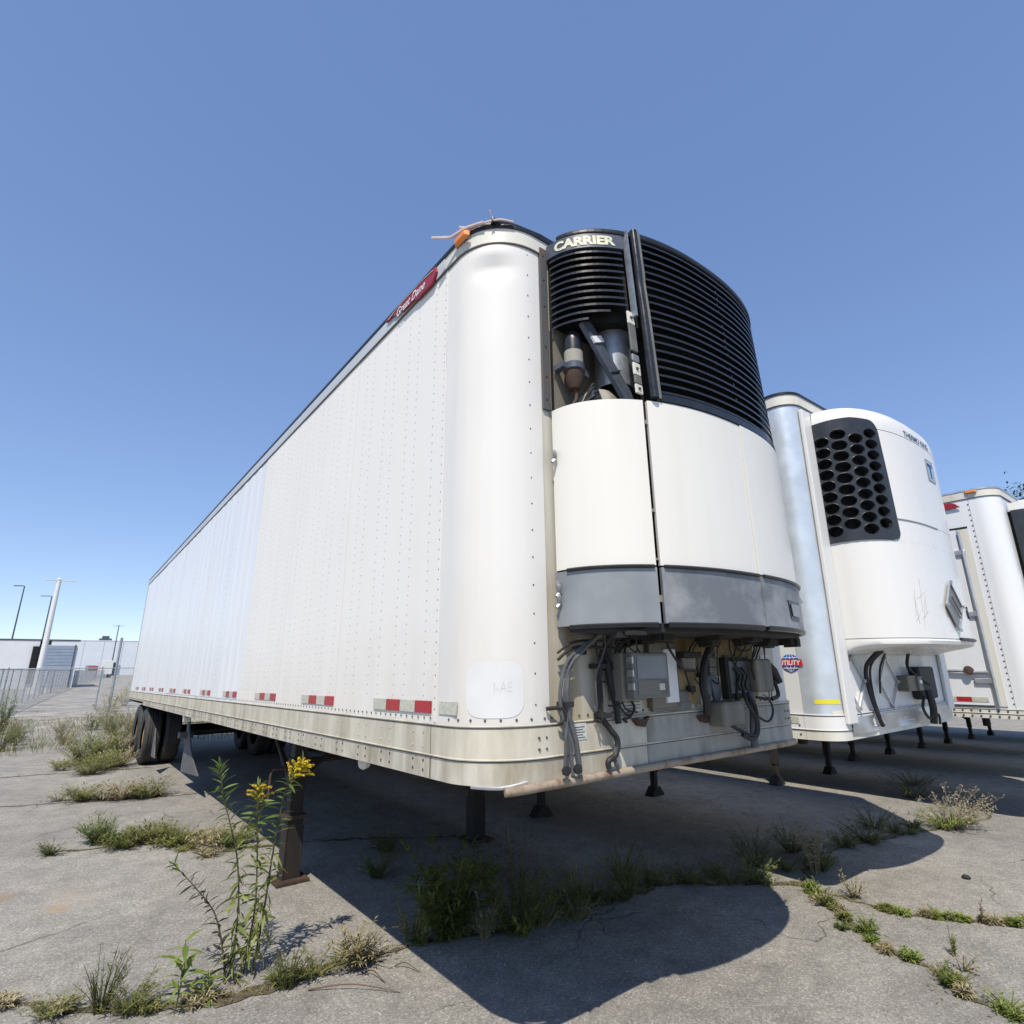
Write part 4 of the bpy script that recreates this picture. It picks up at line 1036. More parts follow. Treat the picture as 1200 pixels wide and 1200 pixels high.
MB().prism([(-.016, ly(-.16), 3.945), (-.016, ly(-.02), 3.945), (-.04, ly(-.04), 3.952), (-.04, ly(-.14), 3.952)], (0, 0, .03)).build('clearance_lamp', 'amber', T3, bev=.004)
B3 = Barrel(1.29, .98, .5, 2.8, 0)
inn = [(1.29+(x-1.29)*.95, y*.9) for x, y in B3.path(.31, 2.27, 30)]
RU3 = MB().prism([(x, y-.001, 2.0) for x, y in inn], (0, 0, 1.7)).build('refrigeration_unit', 'void', T3)
B3.panel(.3103, 2.2697, 1.9, 2.9, .02, 0, 30).build('lower_door', 't2_unit', RU3, True)
B3.panel(.3103, .62, 2.905, 3.70, .02, 0, 14).build('corner_grille', 'channel_dark', RU3, True)
B3.panel(.625, 2.2697, 2.905, 3.70, .02, 0, 30).build('upper_door', 'channel_dark', RU3, True)
B3.panel(.3101, 2.2699, 3.705, 3.80, .02, .004, 40).build('crown', 't2_unit', RU3, True)
MB().prism([(x, y*.98-.001, 3.78) for x, y in B3.path(.32, 2.26, 30)], (0, 0, .04)).build('crown_top', 't2_unit', RU3)
MB().prism([(x, y*.98-.001, 1.87) for x, y in B3.path(.32, 2.26, 30)], (0, 0, .03)).build('bottom_pan', 'under', RU3)
for i in range(7):
    a = [B3.pt(.68+1.3*j/10, 2.98+.1*i, .012) for j in range(11)]; MB().tube(a, .012, 5).build('grille_bar', 'black', RU3, True)
# farther trailers seen only by their legs; the last is added to darken the ground
for X, lab in ((11.2, 'white box trailer whose black landing legs show under the side-door trailer'), (15.0, 'white box trailer second beyond the side-door trailer, only its legs showing'), (18.8, 'white box trailer added last in the row to keep the far ground dark')):
    t = thing('box_trailer', lab, 'trailer', (X, .1, gz(X+1.29)), (0, 0, 0), 'parked trailers far down the row')
    trailer(t, 14.6, .2, 1.19, 1.25, 1.34, ZT, .25, M3, 3.6, lambda x, y, X=X: gz(X+x)-gz(X+1.29), detail=False)

# ------------------------------------------------------------------ plants
def leaf_mesh(name, mat, L=.09, Wd=.014, droop=.25):
    m = MB(); prev = None
    st = ((0, .15), (.25, .8), (.5, 1), (.78, .6), (1, 0.02))
    vs = []
    for t, w in st:
        x = L*t; z = -droop*L*t*t
        vs += [(x, -Wd*w/2, z+Wd*w*.18), (x, 0, z), (x, Wd*w/2, z+Wd*w*.18)]
    fs = []
    for i in range(len(st)-1):
        for j in (0, 1): fs.append((3*i+j, 3*i+3+j, 3*i+4+j, 3*i+1+j))
    return m.add(vs, fs).mesh(name, mat, True)
LEAFM = {k: leaf_mesh('leaf', k, .125, .021, .35) for k in ('leaf', 'leaf_pale', 'leaf_dark')}
LEAFM['wide'] = leaf_mesh('leaf', 'weed_bright', .12, .028, .35)
def curve_at(pts, t):
    n = len(pts)-1; f = min(t*n, n-1e-6); i = int(f); return pts[i].lerp(pts[i+1], f-i), (pts[i+1]-pts[i]).normalized()
def goldenrod(label, base, rel, nleaf, mats, r=.006, flower=None, ll=1.0, group='goldenrod plants by the landing leg'):
    root = thing('goldenrod_plant', label, 'plant', (base[0], base[1], gz(base[0])), (0, 0, 0), group)
    pts = smooth([Vector(p) for p in rel], 8)
    MB().tube(pts, [r, r*.35], 6).build('stem', 'stem', root, True)
    for i in range(nleaf):
        t = .12+.88*i/nleaf; p, d = curve_at(pts, t); a = i*2.4+random.uniform(-.3, .3)
        mk = mats(t); o = bpy.data.objects.new('leaf', LEAFM[mk]); COL.objects.link(o); o.parent = root
        out = Vector((math.cos(a), math.sin(a), 0)); el = math.radians(random.uniform(5, 45) if t < .85 else random.uniform(40, 70))
        if mk == 'leaf_pale' and t < .5: el = math.radians(random.uniform(-55, 10))
        dirv = (out-d*out.dot(d)).normalized()*math.cos(el)+d*math.sin(el)
        up = d-dirv*d.dot(dirv); up.normalize(); sd = up.cross(dirv)
        sc = ll*random.uniform(.75, 1.15)*(1.05-.45*t if t < .85 else .6)
        rl = random.uniform(-1.1, 1.1); up, sd = up*math.cos(rl)+sd*math.sin(rl), sd*math.cos(rl)-up*math.sin(rl)
        m = Matrix((dirv*sc, sd*sc, up*sc)).transposed().to_4x4(); m.translation = p; o.matrix_local = m
    if flower:
        end, d = pts[-1], (pts[-1]-pts[-2]).normalized(); fl = MB()
        for k in range(flower[0]):
            t = k/flower[0]; o0 = curve_at(pts, 1-.2*(1-t))[0]; a = k*2.4
            arm = [o0]; L = flower[1]*(1.05-.75*t)*random.uniform(.7, 1.1)
            dv = Vector((math.cos(a)*.8+flower[2][0], math.sin(a)*.8+flower[2][1], 1.0)).normalized()
            for q in range(1, 6): arm.append(o0+dv*L*q/5+Vector((0, 0, -.45*L*(q/5)**2)))
            fl.tube(arm, .0015, 3)
            for q in range(70):
                pp, _ = curve_at(arm, random.uniform(.15, 1)); s_ = random.uniform(.0032, .006)
                c = pp+Vector((random.gauss(0, .0032), random.gauss(0, .0032), .003+abs(random.gauss(0, .003))))
                ax = Vector((random.uniform(-1, 1), random.uniform(-1, 1), random.uniform(.2, 1))).normalized(); e1 = ax.orthogonal().normalized()*s_; e2 = ax.cross(e1)
                b = len(fl.v); fl.v += [tuple(c+e1), tuple(c-e1*.5+e2*.87), tuple(c-e1*.5-e2*.87), tuple(c+ax*s_*.9)]
                fl.f += [(b, b+1, b+3), (b+1, b+2, b+3), (b+2, b, b+3)]
        fl.build('flower_head', 'flower', root)
    return root
RV = Vector((math.cos(.68), -math.sin(.68), 0)); 
def rv(a, h, dpt=0): return tuple(RV*a+Vector((math.sin(.68), math.cos(.68), 0))*dpt+Vector((0, 0, h)))
gm = lambda t: 'leaf_pale' if t < random.uniform(.25, .6) else 'leaf'
goldenrod('tall leafy goldenrod stem with a bare green tip beside the landing leg', (-.36, 2.03), [rv(0, 0), rv(.02, .3), rv(-.03, .62), rv(-.14, .9), rv(-.20, 1.10)], 92, gm, flower=None)
goldenrod('upright goldenrod with a small dark-yellow flower spray beside the landing leg', (-.31, 2.0), [rv(0, 0), rv(.05, .3), rv(.03, .62), rv(.0, .85), rv(.0, .97)], 92, gm, flower=(11, .15, (0, 0)))
goldenrod('tallest goldenrod with a broad bright yellow nodding flower head', (-.24, 2.0), [rv(0, 0), rv(.03, .3), rv(.05, .62), rv(.09, .95), rv(.17, 1.10)], 92, gm, r=.007, flower=(20, .19, (.5, -.35)))
goldenrod('dark withering goldenrod stem leaning away from the trailer', (-.38, 2.0), [rv(0, 0), rv(-.02, .12), rv(-.10, .33), rv(-.24, .47), rv(-.38, .585)], 70, lambda t: 'leaf_dark' if t < .85 else 'leaf', r=.006, ll=.8)
goldenrod('short yellowing goldenrod shoot at the foot of the taller ones', (-.34, 1.95), [rv(0, 0), rv(-.03, .12), rv(-.05, .27)], 26, lambda t: 'leaf_pale', r=.004, ll=.6)
goldenrod('short brown-tipped goldenrod shoot behind the withering stem', (-.27, 2.06), [rv(0, 0), rv(.02, .15), rv(.05, .34)], 24, lambda t: 'leaf_pale' if t < .7 else 'leaf_dark', r=.004, ll=.6)

def put_leaf(m, p, dirv, L, Wd, droop=.3):
    dirv = dirv.normalized(); sd = dirv.cross(Vector((0, 0, 1)))
    sd = sd.normalized() if sd.length > 1e-3 else Vector((1, 0, 0)); up = sd.cross(dirv)
    q = []
    for t, w in ((0, .2), (.45, 1), (1, .05)):
        c = p+dirv*L*t-Vector((0, 0, droop*L*t*t)); q.append((c-sd*Wd*w/2, c+sd*Wd*w/2))
    b = len(m.v)
    for a, c in q: m.v += [tuple(a), tuple(c)]
    m.f += [(b, b+2, b+3, b+1), (b+2, b+4, b+5, b+3)]
def weed(name, label, base, h, spread, nst, lpl, L, Wd, mat='weed', stem='stem', group=None, seeds=0, cat='weed', flowers=0, lean=(0, 0)):
    root = thing(name, label, cat, (base[0], base[1], gz(base[0])), (0, 0, 0), group)
    st = MB(); fo = MB(); se = MB()
    for i in range(nst):
        a = random.uniform(0, 2*PI); r0 = random.uniform(0, .22)*spread; k = random.uniform(.35, 1)
        b = Vector((math.cos(a)*r0, math.sin(a)*r0, 0)); a2 = a+random.uniform(-.6, .6); rr = spread*random.uniform(.3, 1)
        hh = h*k*random.uniform(.7, 1.1)
        tip = Vector((math.cos(a2)*rr+lean[0]*hh, math.sin(a2)*rr+lean[1]*hh, hh))
        pts = smooth([b, b.lerp(tip, .45)+Vector((0, 0, hh*.12)), tip], 4)
        st.tube(pts, [.0028, .001], 4, cap=False)
        for q in range(lpl):
            t = random.uniform(.12, 1); p, d = curve_at(pts, t); an = random.uniform(0, 2*PI)
            dv = Vector((math.cos(an), math.sin(an), random.uniform(-.1, .9)))+d*.4
            put_leaf(fo, p, dv, L*random.uniform(.5, 1.2), Wd*random.uniform(.6, 1.2), random.uniform(0, .6))
        for q in range(seeds):
            t = random.uniform(.5, 1); p, d = curve_at(pts, t)
            tw = p+Vector((random.gauss(0, .03), random.gauss(0, .03), random.uniform(0, .04)))
            st.tube([p, tw], .0008, 3, cap=False)
            for z in range(3):
                c = tw+Vector((random.gauss(0, .004), random.gauss(0, .004), random.gauss(0, .004))); s_ = random.uniform(.003, .007)
                ax = Vector((random.gauss(0, 1), random.gauss(0, 1), random.gauss(0, 1))).normalized(); e1 = ax.orthogonal().normalized()*s_; e2 = ax.cross(e1).normalized()*s_
                bb_ = len(se.v); se.v += [tuple(c+e1), tuple(c+e2), tuple(c-e1), tuple(c-e2), tuple(c+ax*s_)]; se.f += [(bb_, bb_+1, bb_+4), (bb_+1, bb_+2, bb_+4), (bb_+2, bb_+3, bb_+4), (bb_+3, bb_, bb_+4)]
    st.build('stem', stem, root)
    if fo.f: fo.build('foliage', mat, root)
    if se.f: se.build('seed_heads', 'flower' if flowers else 'seed', root, kind='stuff')
    return root
# broad bright seedlings near the crack
for bpos, n, sc in (((-.60, 2.0), 17, 1.15), ((-.50, 1.86), 18, .95), ((-.64, 1.84), 9, .7)):
    root = thing('broadleaf_seedling', {1.15: 'upright pale green broadleaf seedling in the crack by the goldenrod', .95: 'bushy bright green broadleaf seedling at the foot of the goldenrod', .7: 'small broadleaf seedling with a yellowed leaf on the crack'}[sc], 'plant', (bpos[0], bpos[1], 0), (0, 0, 0), 'broadleaf seedlings')
    hgt = .26 if sc > 1 else .14
    MB().tube([(0, 0, 0), (.01, 0, hgt*.5), (0, .01, hgt)], [.004, .002], 5).build('stem', 'stem', root)
    for i in range(n):
        o = bpy.data.objects.new('leaf', LEAFM['wide']); COL.objects.link(o); o.parent = root
        a = i*2.4; el = math.radians(random.uniform(0, 50)); s_ = sc*random.uniform(.6, 1.05)
        o.matrix_local = Matrix.Translation((0, 0, hgt*(.15+.85*i/n))) @ Matrix.Rotation(a, 4, 'Z') @ Matrix.Rotation(-el, 4, 'Y') @ Matrix.Diagonal((s_, s_, s_, 1))
# scrubby weeds on the left slab
weed('scrub_weed', 'feathery green-brown scrub on the crack left of the seedlings', (-.93, 2.10), .30, .13, 40, 12, .035, .006, 'weed', group='weeds in the cracks')
weed('scrub_weed', 'low brownish scrub at the end of the near crack', (-.82, 2.0), .15, .16, 40, 14, .045, .008, 'weed', 'dry', group='weeds in the cracks')
weed('scrub_weed', 'dry grassy tuft hugging the near crack beside the feathery scrub', (-1.12, 2.22), .10, .15, 34, 10, .05, .006, 'grass', 'dry', group='weeds in the cracks')
for (x, y, h, sp, n, mt, lab) in (
    (-.80, 5.75, .22, .20, 60, 'weed_bright', 'bright green leafy weed at the outer end of the first slab joint'),
    (-.60, 5.45, .12, .24, 60, 'weed', 'low dull green weed mat along the first slab joint'),
    (-.36, 5.5, .16, .28, 80, 'weed', 'dense mid-green weed mound in the middle of the first slab joint'),
    (-.15, 5.2, .12, .28, 70, 'grass', 'yellow-green weed mat where the first slab joint bends'),
    (.10, 5.0, .10, .28, 50, 'straw', 'straw-coloured trailing weed at the shaded end of the first slab joint'),
    (.25, 4.75, .18, .25, 44, 'weed', 'olive weed beside the shadow of the trailer on the first joint'),
    (-.85, 8.35, .20, .30, 60, 'grass', 'pale grassy weed at the outer end of the second slab joint'),
    (-.45, 8.1, .22, .35, 70, 'straw', 'dry pale weed clump on the second slab joint'),
    (-.15, 7.95, .22, .30, 60, 'weed', 'green weed clump on the second slab joint by the shadow'),
    (-.7, 10.8, .24, .35, 70, 'weed', 'low green weed on the third slab joint'),
    (-.5, 11.2, .28, .40, 80, 'weed_bright', 'bright leafy weed before the trailer wheels'),
    (-.25, 11.5, .30, .40, 80, 'straw', 'dry tan weed by the front wheel tyre'),
    (-.75, 12.3, .42, .40, 90, 'weed', 'tall green weed outside the wheels'),
    (-.45, 12.6, .42, .40, 90, 'weed_bright', 'tall yellow-green weed brushing the rear wheels'),
    (-.15, 13.0, .45, .40, 80, 'straw', 'tall tan weed against the rear tyre'),
):
    weed('slab_weed', lab, (x, y), h*1.25, sp*1.15, int(n*1.3), 16, .06+.02*(h > .3), .012+.004*(h > .3), mt, 'dry', group='weeds in the slab joints')
# thicket behind the trailer and along the yard edge
random.seed(21)
for i in range(26):
    x = -2.6+3.6*random.random(); y = 15.5+5*random.random(); mt = random.choice(['weed', 'weed', 'straw', 'straw', 'grass'])
    tone = {'weed': 'dull green', 'straw': 'straw-coloured', 'grass': 'yellow-green'}[mt]
    weed('tall_weed', 'tall '+tone+' weed in the thicket behind the trailer wheels', (x, y), random.uniform(.4, .8), .32, 34, 13, .09, .013, mt, 'dry', group='weed thicket behind the trailer, '+tone, seeds=3 if mt == 'straw' else 0)
weed('tall_weed', 'tallest bright green weed standing before the chain-link fence', (-2.35, 20.5), 1.25, .3, 60, 18, .14, .022, 'weed_bright', 'stem')
for x, y in ((.1, 21.5), (1.4, 33.5)):
    weed('goldenrod_clump', 'yellow-flowering clump beside the tall fence post' if y < 30 else 'yellow-flowering clump on the pale pavement behind the trailer', (x, y), 1.1, .5, 30, 14, .1, .02, 'weed', 'stem', 'yellow clumps behind the trailer', seeds=22, flowers=1, cat='plant')
random.seed(44)
def mats_along(poly, n, lab, group, hs, sps, mts, jit=.06, name='mat_weed'):
    pts = ground_pts(poly, .05, jit)
    for k in range(n):
        q = pts[int((k+random.random())/n*len(pts)) % len(pts)]; mt = random.choice(mts)
        tone = {'weed': 'dull green', 'straw': 'straw-coloured', 'grass': 'yellow-green', 'weed_bright': 'bright green'}[mt]
        weed(name, lab % tone, (q.x, q.y), random.uniform(*hs), random.uniform(*sps), random.randint(22, 40), 13, random.uniform(.03, .055), random.uniform(.006, .012), mt, random.choice(['dry', 'stem']), group=group+', '+tone)
mats_along(CRACKS[0][0][4:11], 20, '%s weed tangled in the shaded crack below the trailer corner', 'tangle along the shaded crack', (.08, .30), (.12, .26), ['weed', 'weed', 'grass', 'straw'], .12)
mats_along(CRACKS[0][0][1:7], 7, '%s low weed creeping along the near crack by the goldenrods', 'low weeds along the near crack', (.02, .07), (.05, .11), ['straw', 'grass', 'weed', 'weed'], .05)
mats_along(CRACKS[3][0][:4], 7, '%s low weed creeping along the first slab joint', 'low weeds along the first joint', (.05, .16), (.10, .22), ['weed_bright', 'grass', 'weed', 'straw'], .22)
mats_along([(-1.2, 8.4), (-.99, 8.3), (-.04, 7.9)], 8, '%s low weed creeping along the second slab joint', 'low weeds along the second joint', (.06, .18), (.12, .25), ['weed_bright', 'grass', 'straw'], .15)
mats_along([(-1.0, 11.4), (-.6, 12.4), (-.3, 13.2)], 9, '%s low weed growing outside the trailer wheels', 'low weeds by the wheels', (.10, .3), (.2, .35), ['weed_bright', 'grass', 'weed', 'straw'], .3)
mats_along(CRACKS[6][0][:5], 12, '%s weed in the joint under the second trailer', 'weeds in the joint under the second trailer', (.06, .2), (.12, .25), ['weed', 'grass', 'weed'], .15)
mats_along(CRACKS[1][0][:6], 14, '%s low weed creeping along the curved crack', 'low weeds along the curved crack', (.02, .06), (.04, .08), ['weed_bright', 'grass', 'straw'], .03)
mats_along(CRACKS[2][0][1:4], 9, '%s low weed creeping along the straighter crack', 'low weeds along the straighter crack', (.02, .06), (.04, .08), ['weed_bright', 'grass', 'straw'], .03)
# shaded bush at the corner of the trailer
random.seed(5)
weed('leafy_bush', 'dark leafy bush in the shadow under the trailer corner', (.86, 1.66), .58, .34, 70, 30, .085, .02, 'weed', 'stem', cat='bush')
weed('leafy_bush', 'lower spreading bush in the shadow beside the dark leafy one', (1.22, 1.42), .42, .40, 60, 24, .06, .012, 'weed', 'stem', cat='bush')
weed('leafy_bush', 'thin wiry bush in the shadow, tallest of the shaded growth', (1.45, 1.75), .75, .22, 16, 16, .05, .012, 'weed', 'stem_red', cat='bush')
for (x, y, h, sp, mt, lab) in ((2.0, 1.55, .16, .30, 'grass', 'grassy tuft on the shaded crack under the front rail'), (2.5, 1.7, .28, .28, 'grass', 'spiky grass clump standing on the shaded crack'), (2.9, 1.35, .14, .3, 'weed', 'low weed mat at the shaded bend of the crack'), (3.35, 1.0, .18, .22, 'weed_bright', 'green grass clump at the edge of the big shadow'), (3.75, 1.25, .32, .3, 'weed', 'dark weed between the two trailer shadows'), (4.4, 1.25, .25, .3, 'weed', 'dark weed mound under the second trailer'), (5.4, 1.0, .2, .4, 'weed', 'flat weed patch in the second trailer shadow'), (6.0, 1.15, .22, .35, 'weed', 'sparse weed near the steel-cornered trailer'), (8.3, 1.5, .3, .5, 'weed', 'shaded weed under the side-door trailer'), (9.4, 1.9, .3, .5, 'weed', 'shaded weed deep under the side-door trailer'), (1.55, 2.4, .2, .25, 'weed', 'small weed behind the wiry bush'), (.95, 3.0, .22, .2, 'weed', 'small shaded weed by the landing leg'), (1.3, 3.6, .2, .25, 'weed', 'small shaded weed between the landing legs')):
    weed('shade_weed', lab, (x, y), h, sp, 44, 11, .07 if mt == 'grass' else .05, .007 if mt == 'grass' else .011, mt, 'stem', group='weeds in the trailers\' shade')
weed('seed_stalk', 'dried stalk with pale seed heads at the edge of the shadow', (3.93, .80), .50, .16, 15, 5, .03, .006, 'straw', 'dry', seeds=16, cat='plant')
weed('dry_shrub', 'dry pale shrub leaning out of the second trailer\'s shadow', (6.75, .62), .46, .42, 60, 14, .05, .010, 'seed', 'dry', seeds=6, cat='shrub', lean=(.35, -.3))
weed('dry_shrub', 'green-leaved base growth under the dry pale shrub', (6.65, .66), .22, .35, 44, 12, .07, .014, 'weed_bright', 'dry', cat='shrub')
for (x, y, h, sp, n, mt, lab) in ((3.50, .62, .10, .10, 26, 'weed_bright', 'bright leafy weed where the two cracks fork'), (3.3, .42, .12, .12, 24, 'grass', 'grassy tuft just past the crack fork'), (3.62, .35, .18, .12, 20, 'straw', 'wispy straw tuft at the start of the straighter crack'), (3.05, .03, .12, .08, 30, 'weed_bright', 'round leafy weed on the curved crack'), (2.98, .16, .04, .06, 16, 'weed', 'flat rosette beside the curved crack'), (3.12, -.42, .17, .035, 8, 'weed_bright', 'single thin green sprout standing on the curved crack'), (3.72, -.18, .06, .10, 26, 'weed_bright', 'leafy patch on the straighter crack'), (3.85, -.38, .15, .05, 5, 'stem_red', 'thin red twig standing on the straighter crack'), (2.72, -.55, .08, .12, 34, 'grass', 'grassy mat low on the curved crack'), (2.62, -.8, .07, .12, 34, 'weed_bright', 'bright grassy mat at the near end of the curved crack'), (4.05, -.62, .06, .12, 30, 'grass', 'pale grassy strip at the far end of the straighter crack'), (2.95, -.52, .14, .10, 6, 'straw', 'thin dry twigs beside the curved crack')):
    weed('crack_weed', lab, (x, y), h, sp, n, 12, .035, .008, mt, 'stem', group='weeds in the right-hand cracks')
# grass along the cracks: nobody could count it
random.seed(9)
def crack_grass(poly, dens, hmin, hmax, w, mats):
    bufs = [MB() for _ in mats]
    for p in ground_pts(poly, 1.0/dens, w):
        if random.random() < .25: continue
        m = random.choice(bufs); hh = random.uniform(hmin, hmax)
        for q in range(4):
            b = Vector((p.x+random.gauss(0, .012), p.y+random.gauss(0, .012), gz(p.x)+.003)); a = random.uniform(0, 2*PI); ln = random.uniform(.2, 1.6)
            put_leaf(m, b, Vector((math.cos(a)*ln, math.sin(a)*ln, 1)), hh*random.uniform(.5, 1.3), random.uniform(.002, .005), .5)
    for m, mt in zip(bufs, mats):
        o = m.build('crack_grass', mt); o['kind'] = 'stuff'; tag(o, ('straw' if mt == 'straw' else 'green')+' grass blades growing along the pavement cracks', 'grass')
for (poly, w), dens in zip(CRACKS[:7], (150, 190, 190, 70, 50, 40, 60)):
    crack_grass(poly, dens, .012, .06, w*.6, ('grass', 'straw') if dens > 55 else ('straw', 'weed'))
# grass strip along the far fence and around the yard
m = MB(); m2 = MB()
for i in range(5200):
    x = random.uniform(-6, 3.4); y = 14.5+random.random()**1.5*11
    p = Vector((x, y, .003)); a = random.uniform(0, 2*PI)
    put_leaf(m if random.random() < .5 else m2, p, Vector((math.cos(a)*.5, math.sin(a)*.5, 1)), random.uniform(.1, .5), random.uniform(.008, .02), .4)
for mm, mt, lab in ((m, 'straw', 'pale dry grass behind the trailer wheels'), (m2, 'weed', 'green rough grass behind the trailer wheels')):
    o = mm.build('rough_grass', mt); o['kind'] = 'stuff'; tag(o, lab, 'grass')
# loose stones and debris on the slabs
m = MB()
for i in range(2600):
    x = random.uniform(-1.9, 6.5); y = random.uniform(-.9, 7) if x < 0 else random.uniform(-1.2, 2.0); s_ = random.uniform(.002, .007)*(1.6 if random.random() < .05 else 1)
    c = Vector((x, y, gz(x)+s_*.3)); b = len(m.v)
    for dx, dy, dz in ((1, 0, -.3), (-.5, .9, -.3), (-.5, -.9, -.3), (.1, .1, .7)): m.v.append(tuple(c+Vector((dx*s_*random.uniform(.7, 1.3), dy*s_*random.uniform(.7, 1.3), dz*s_))))
    m.f += [(b, b+1, b+3), (b+1, b+2, b+3), (b+2, b, b+3)]
o = m.build('loose_grit', 'gravel'); o['kind'] = 'stuff'; tag(o, 'loose grit and small stones scattered on the asphalt', 'grit')
cl = MB().lathe([(.001, 0), (.03, .002), (.035, .012), (.02, .028), (.001, .03)], (4.85, -.02, gz(4.85)), (.1, 0, 1), 9).build('dark_clod', 'rubber', None); tag(cl, 'small dark clod lying on the open asphalt', 'debris')
m = MB()
for i in range(420):
    poly, w_ = random.choice(CRACKS[:7]); a_, b_ = random.choice(list(zip(poly[:-1], poly[1:]))); t_ = random.random()
    x = a_[0]+(b_[0]-a_[0])*t_+random.gauss(0, .12); y = a_[1]+(b_[1]-a_[1])*t_+random.gauss(0, .12); an = random.uniform(0, 2*PI)
    put_leaf(m, Vector((x, y, gz(x)+.006)), Vector((math.cos(an), math.sin(an), random.uniform(0, .35))), random.uniform(.015, .045), random.uniform(.003, .012), .2)
o = m.build('leaf_litter', 'dry'); o['kind'] = 'stuff'; tag(o, 'dry brown leaf litter and stalk bits lying by the cracks', 'litter')
# dry twigs by the crack
for a, b_, lab in (((-.05, 1.62), (.32, 1.28), 'long dark twig lying below the goldenrod'), ((.26, 1.60), (.30, 1.42), 'short bent twig lying near the shadow edge'), ((.42, 1.55), (.50, 1.40), 'forked grey twig lying at the crack')):
    mid = ((a[0]+b_[0])/2, (a[1]+b_[1])/2+.02, .03)
    tag(MB().tube([(a[0], a[1], .006), mid, (b_[0], b_[1], .005)], [.004, .002], 5, sub=4).build('dry_twig', 'stem_red', None, True), lab, 'twig')

# ------------------------------------------------------------------ far background on the left
def fence(label, a, b, h, step, name='chain_link_fence', pr=.03, mesh=True):
    a = Vector(a); b = Vector(b); d = b-a; L = d.length; d.normalize(); n = int(L/step)
    root = thing(name, label, 'fence', (a.x, a.y, 0))
    for i in range(n+1):
        p = d*(L*i/n); MB().tube([(p.x, p.y, 0), (p.x, p.y, h+.06)], pr, 8).build('post', 'galv', root, True)
    e = d*L
    MB().tube([(0, 0, h), (e.x, e.y, h)], pr*.7, 6).build('top_rail', 'galv', root, True)
    if mesh:
        m = MB(); sp = .11; k = int(L/sp); q = .0035
        for i in range(-int(h/sp), k):
            for s_ in (1, -1):
                u0 = i*sp if s_ > 0 else i*sp+h; z0_, z1_ = 0.03, h
                u1 = u0+s_*(h-.03)
                if not (0 <= min(u0, u1) and max(u0, u1) <= L): continue
                p0 = d*u0; p1 = d*u1
                m.bar((p0.x, p0.y, z0_), (p1.x, p1.y, z1_), q, q, (-d.y, d.x, 0))
        o = m.build('wire_mesh', 'galv', root); o['kind'] = 'stuff'
    return root
for a_, b_, lab_ in (((-3.6, 26), (-2, 55), 'near run of the long chain-link fence beside the pale pavement'), ((-2, 55.1), (-.2, 83), 'second run of the long chain-link fence, below the thick white lamp post'), ((-.2, 83.1), (4.4, 143), 'third run of the long chain-link fence, farther along the pale pavement'), ((4.4, 143.1), (16, 290), 'last and farthest run of the long chain-link fence')):
    fence(lab_, a_, b_, 1.78, 3.0, mesh=b_[1] < 150)
fence('chain-link fence line crossing behind the trailer', (-9.5, 32.5), (3.4, 31.0), 1.80, 3.2)
gp = MB().tube([(.53, 28.8, 0), (.53, 28.8, 3.05)], .05, 10).tube([(.53, 28.8, 2.2), (.53, 28.3, 2.2)], .02, 6).build('gate_post', 'galv', None, True); tag(gp, 'tall bare steel gate post standing in the weeds', 'post')

bl = thing('warehouse', 'low white warehouse with a blue-grey roller door', 'building', (-14, 80, 0))
bx(0, 10.6, 0, 14, 0, 4.9).build('wall', 'conc', bl); bx(-.1, 14.0, -.05, 14.1, 4.905, 5.05).build('roof_edge', 'poledark', bl); bx(11.55, 14, .002, 14, 0, 4.9).build('wall', 'conc', bl)
rd = bx(10.75, 13.6, -.12, .001, 0.2, 4.4).build('roller_door', 'dockdoor', bl)
for i in range(12): bx(10.8, 13.55, -.14, -.118, .3+i*.34, .32+i*.34).build('door_slat', 'dockdoor', rd)
bx(10.6, 10.75, -.16, .0, 0, 4.5).build('door_frame', 'void', bl); bx(13.6, 13.72, -.16, -.05, 0, 4.5).build('door_frame', 'poledark', bl)
bx(10.1, 10.6, -.2, -.01, 0.5, 4.3).build('dock_seal', 'void', bl)
bl2 = thing('warehouse', 'distant long pale warehouse with a rooftop cooler', 'building', (3.5, 320, 0))
bx(0, 110, 0, 40, 0, 14.6).build('wall', 'farwhite', bl2); bx(-.1, 110.1, -.1, 40.1, 14.605, 14.9).build('roof_edge', 'farwhite', bl2)
MB().box(7.0, 11.6, 2, 6, 14.9, 15.8).box(8.0, 10.6, 2.2, 5.8, 15.8, 16.9).build('rooftop_cooler', 'poledark', bl2)
for i in range(14): bx(2+7*i, 2.1+7*i, -.05, -.001, 0, 14.4).build('wall_joint', 'dockdoor', bl2)
for i in range(5): bx(4+9*i, 7.4+9*i, -.1, -.002, 0, 4.2).build('dock_door', 'dockdoor', bl2)
bl3 = thing('dark_shed', 'dark grey shed wall beside the white warehouse', 'building', (-24, 78, 0)); bx(0, 9.0, 0, 8, 0, 5.2).build('wall', 'poledark', bl3); bx(-.1, 9.1, -.1, 8.1, 5.2, 5.35).build('roof', 'poledark', bl3)
def lamp(label, x, y, h, mat, arms, r=.08, size=.7):
    root = thing('street_lamp', label, 'street lamp', (x, y, 0))
    MB().tube([(0, 0, 0), (0, 0, h)], [r, r*.62], 10).build('pole', mat, root, True)
    MB().tube([(0, 0, 0), (0, 0, .5)], r*1.9, 10).build('base', mat, root, True)
    for s_ in arms:
        hd = MB().prism([(s_*.06, -.12, h-.02), (s_*size, -.16, h-.06), (s_*(size+.06), 0, h-.07), (s_*size, .16, h-.06), (s_*.06, .12, h-.02)], (0, 0, .07)); hd.build('lamp_head', mat, root)
    if len(arms) > 1: MB().lathe([(.14, 0), (.18, .1), (.1, .2), (.001, .22)], (0, 0, h-.02), (0, 0, 1), 12).build('lamp_head', mat, root, True)
    return root
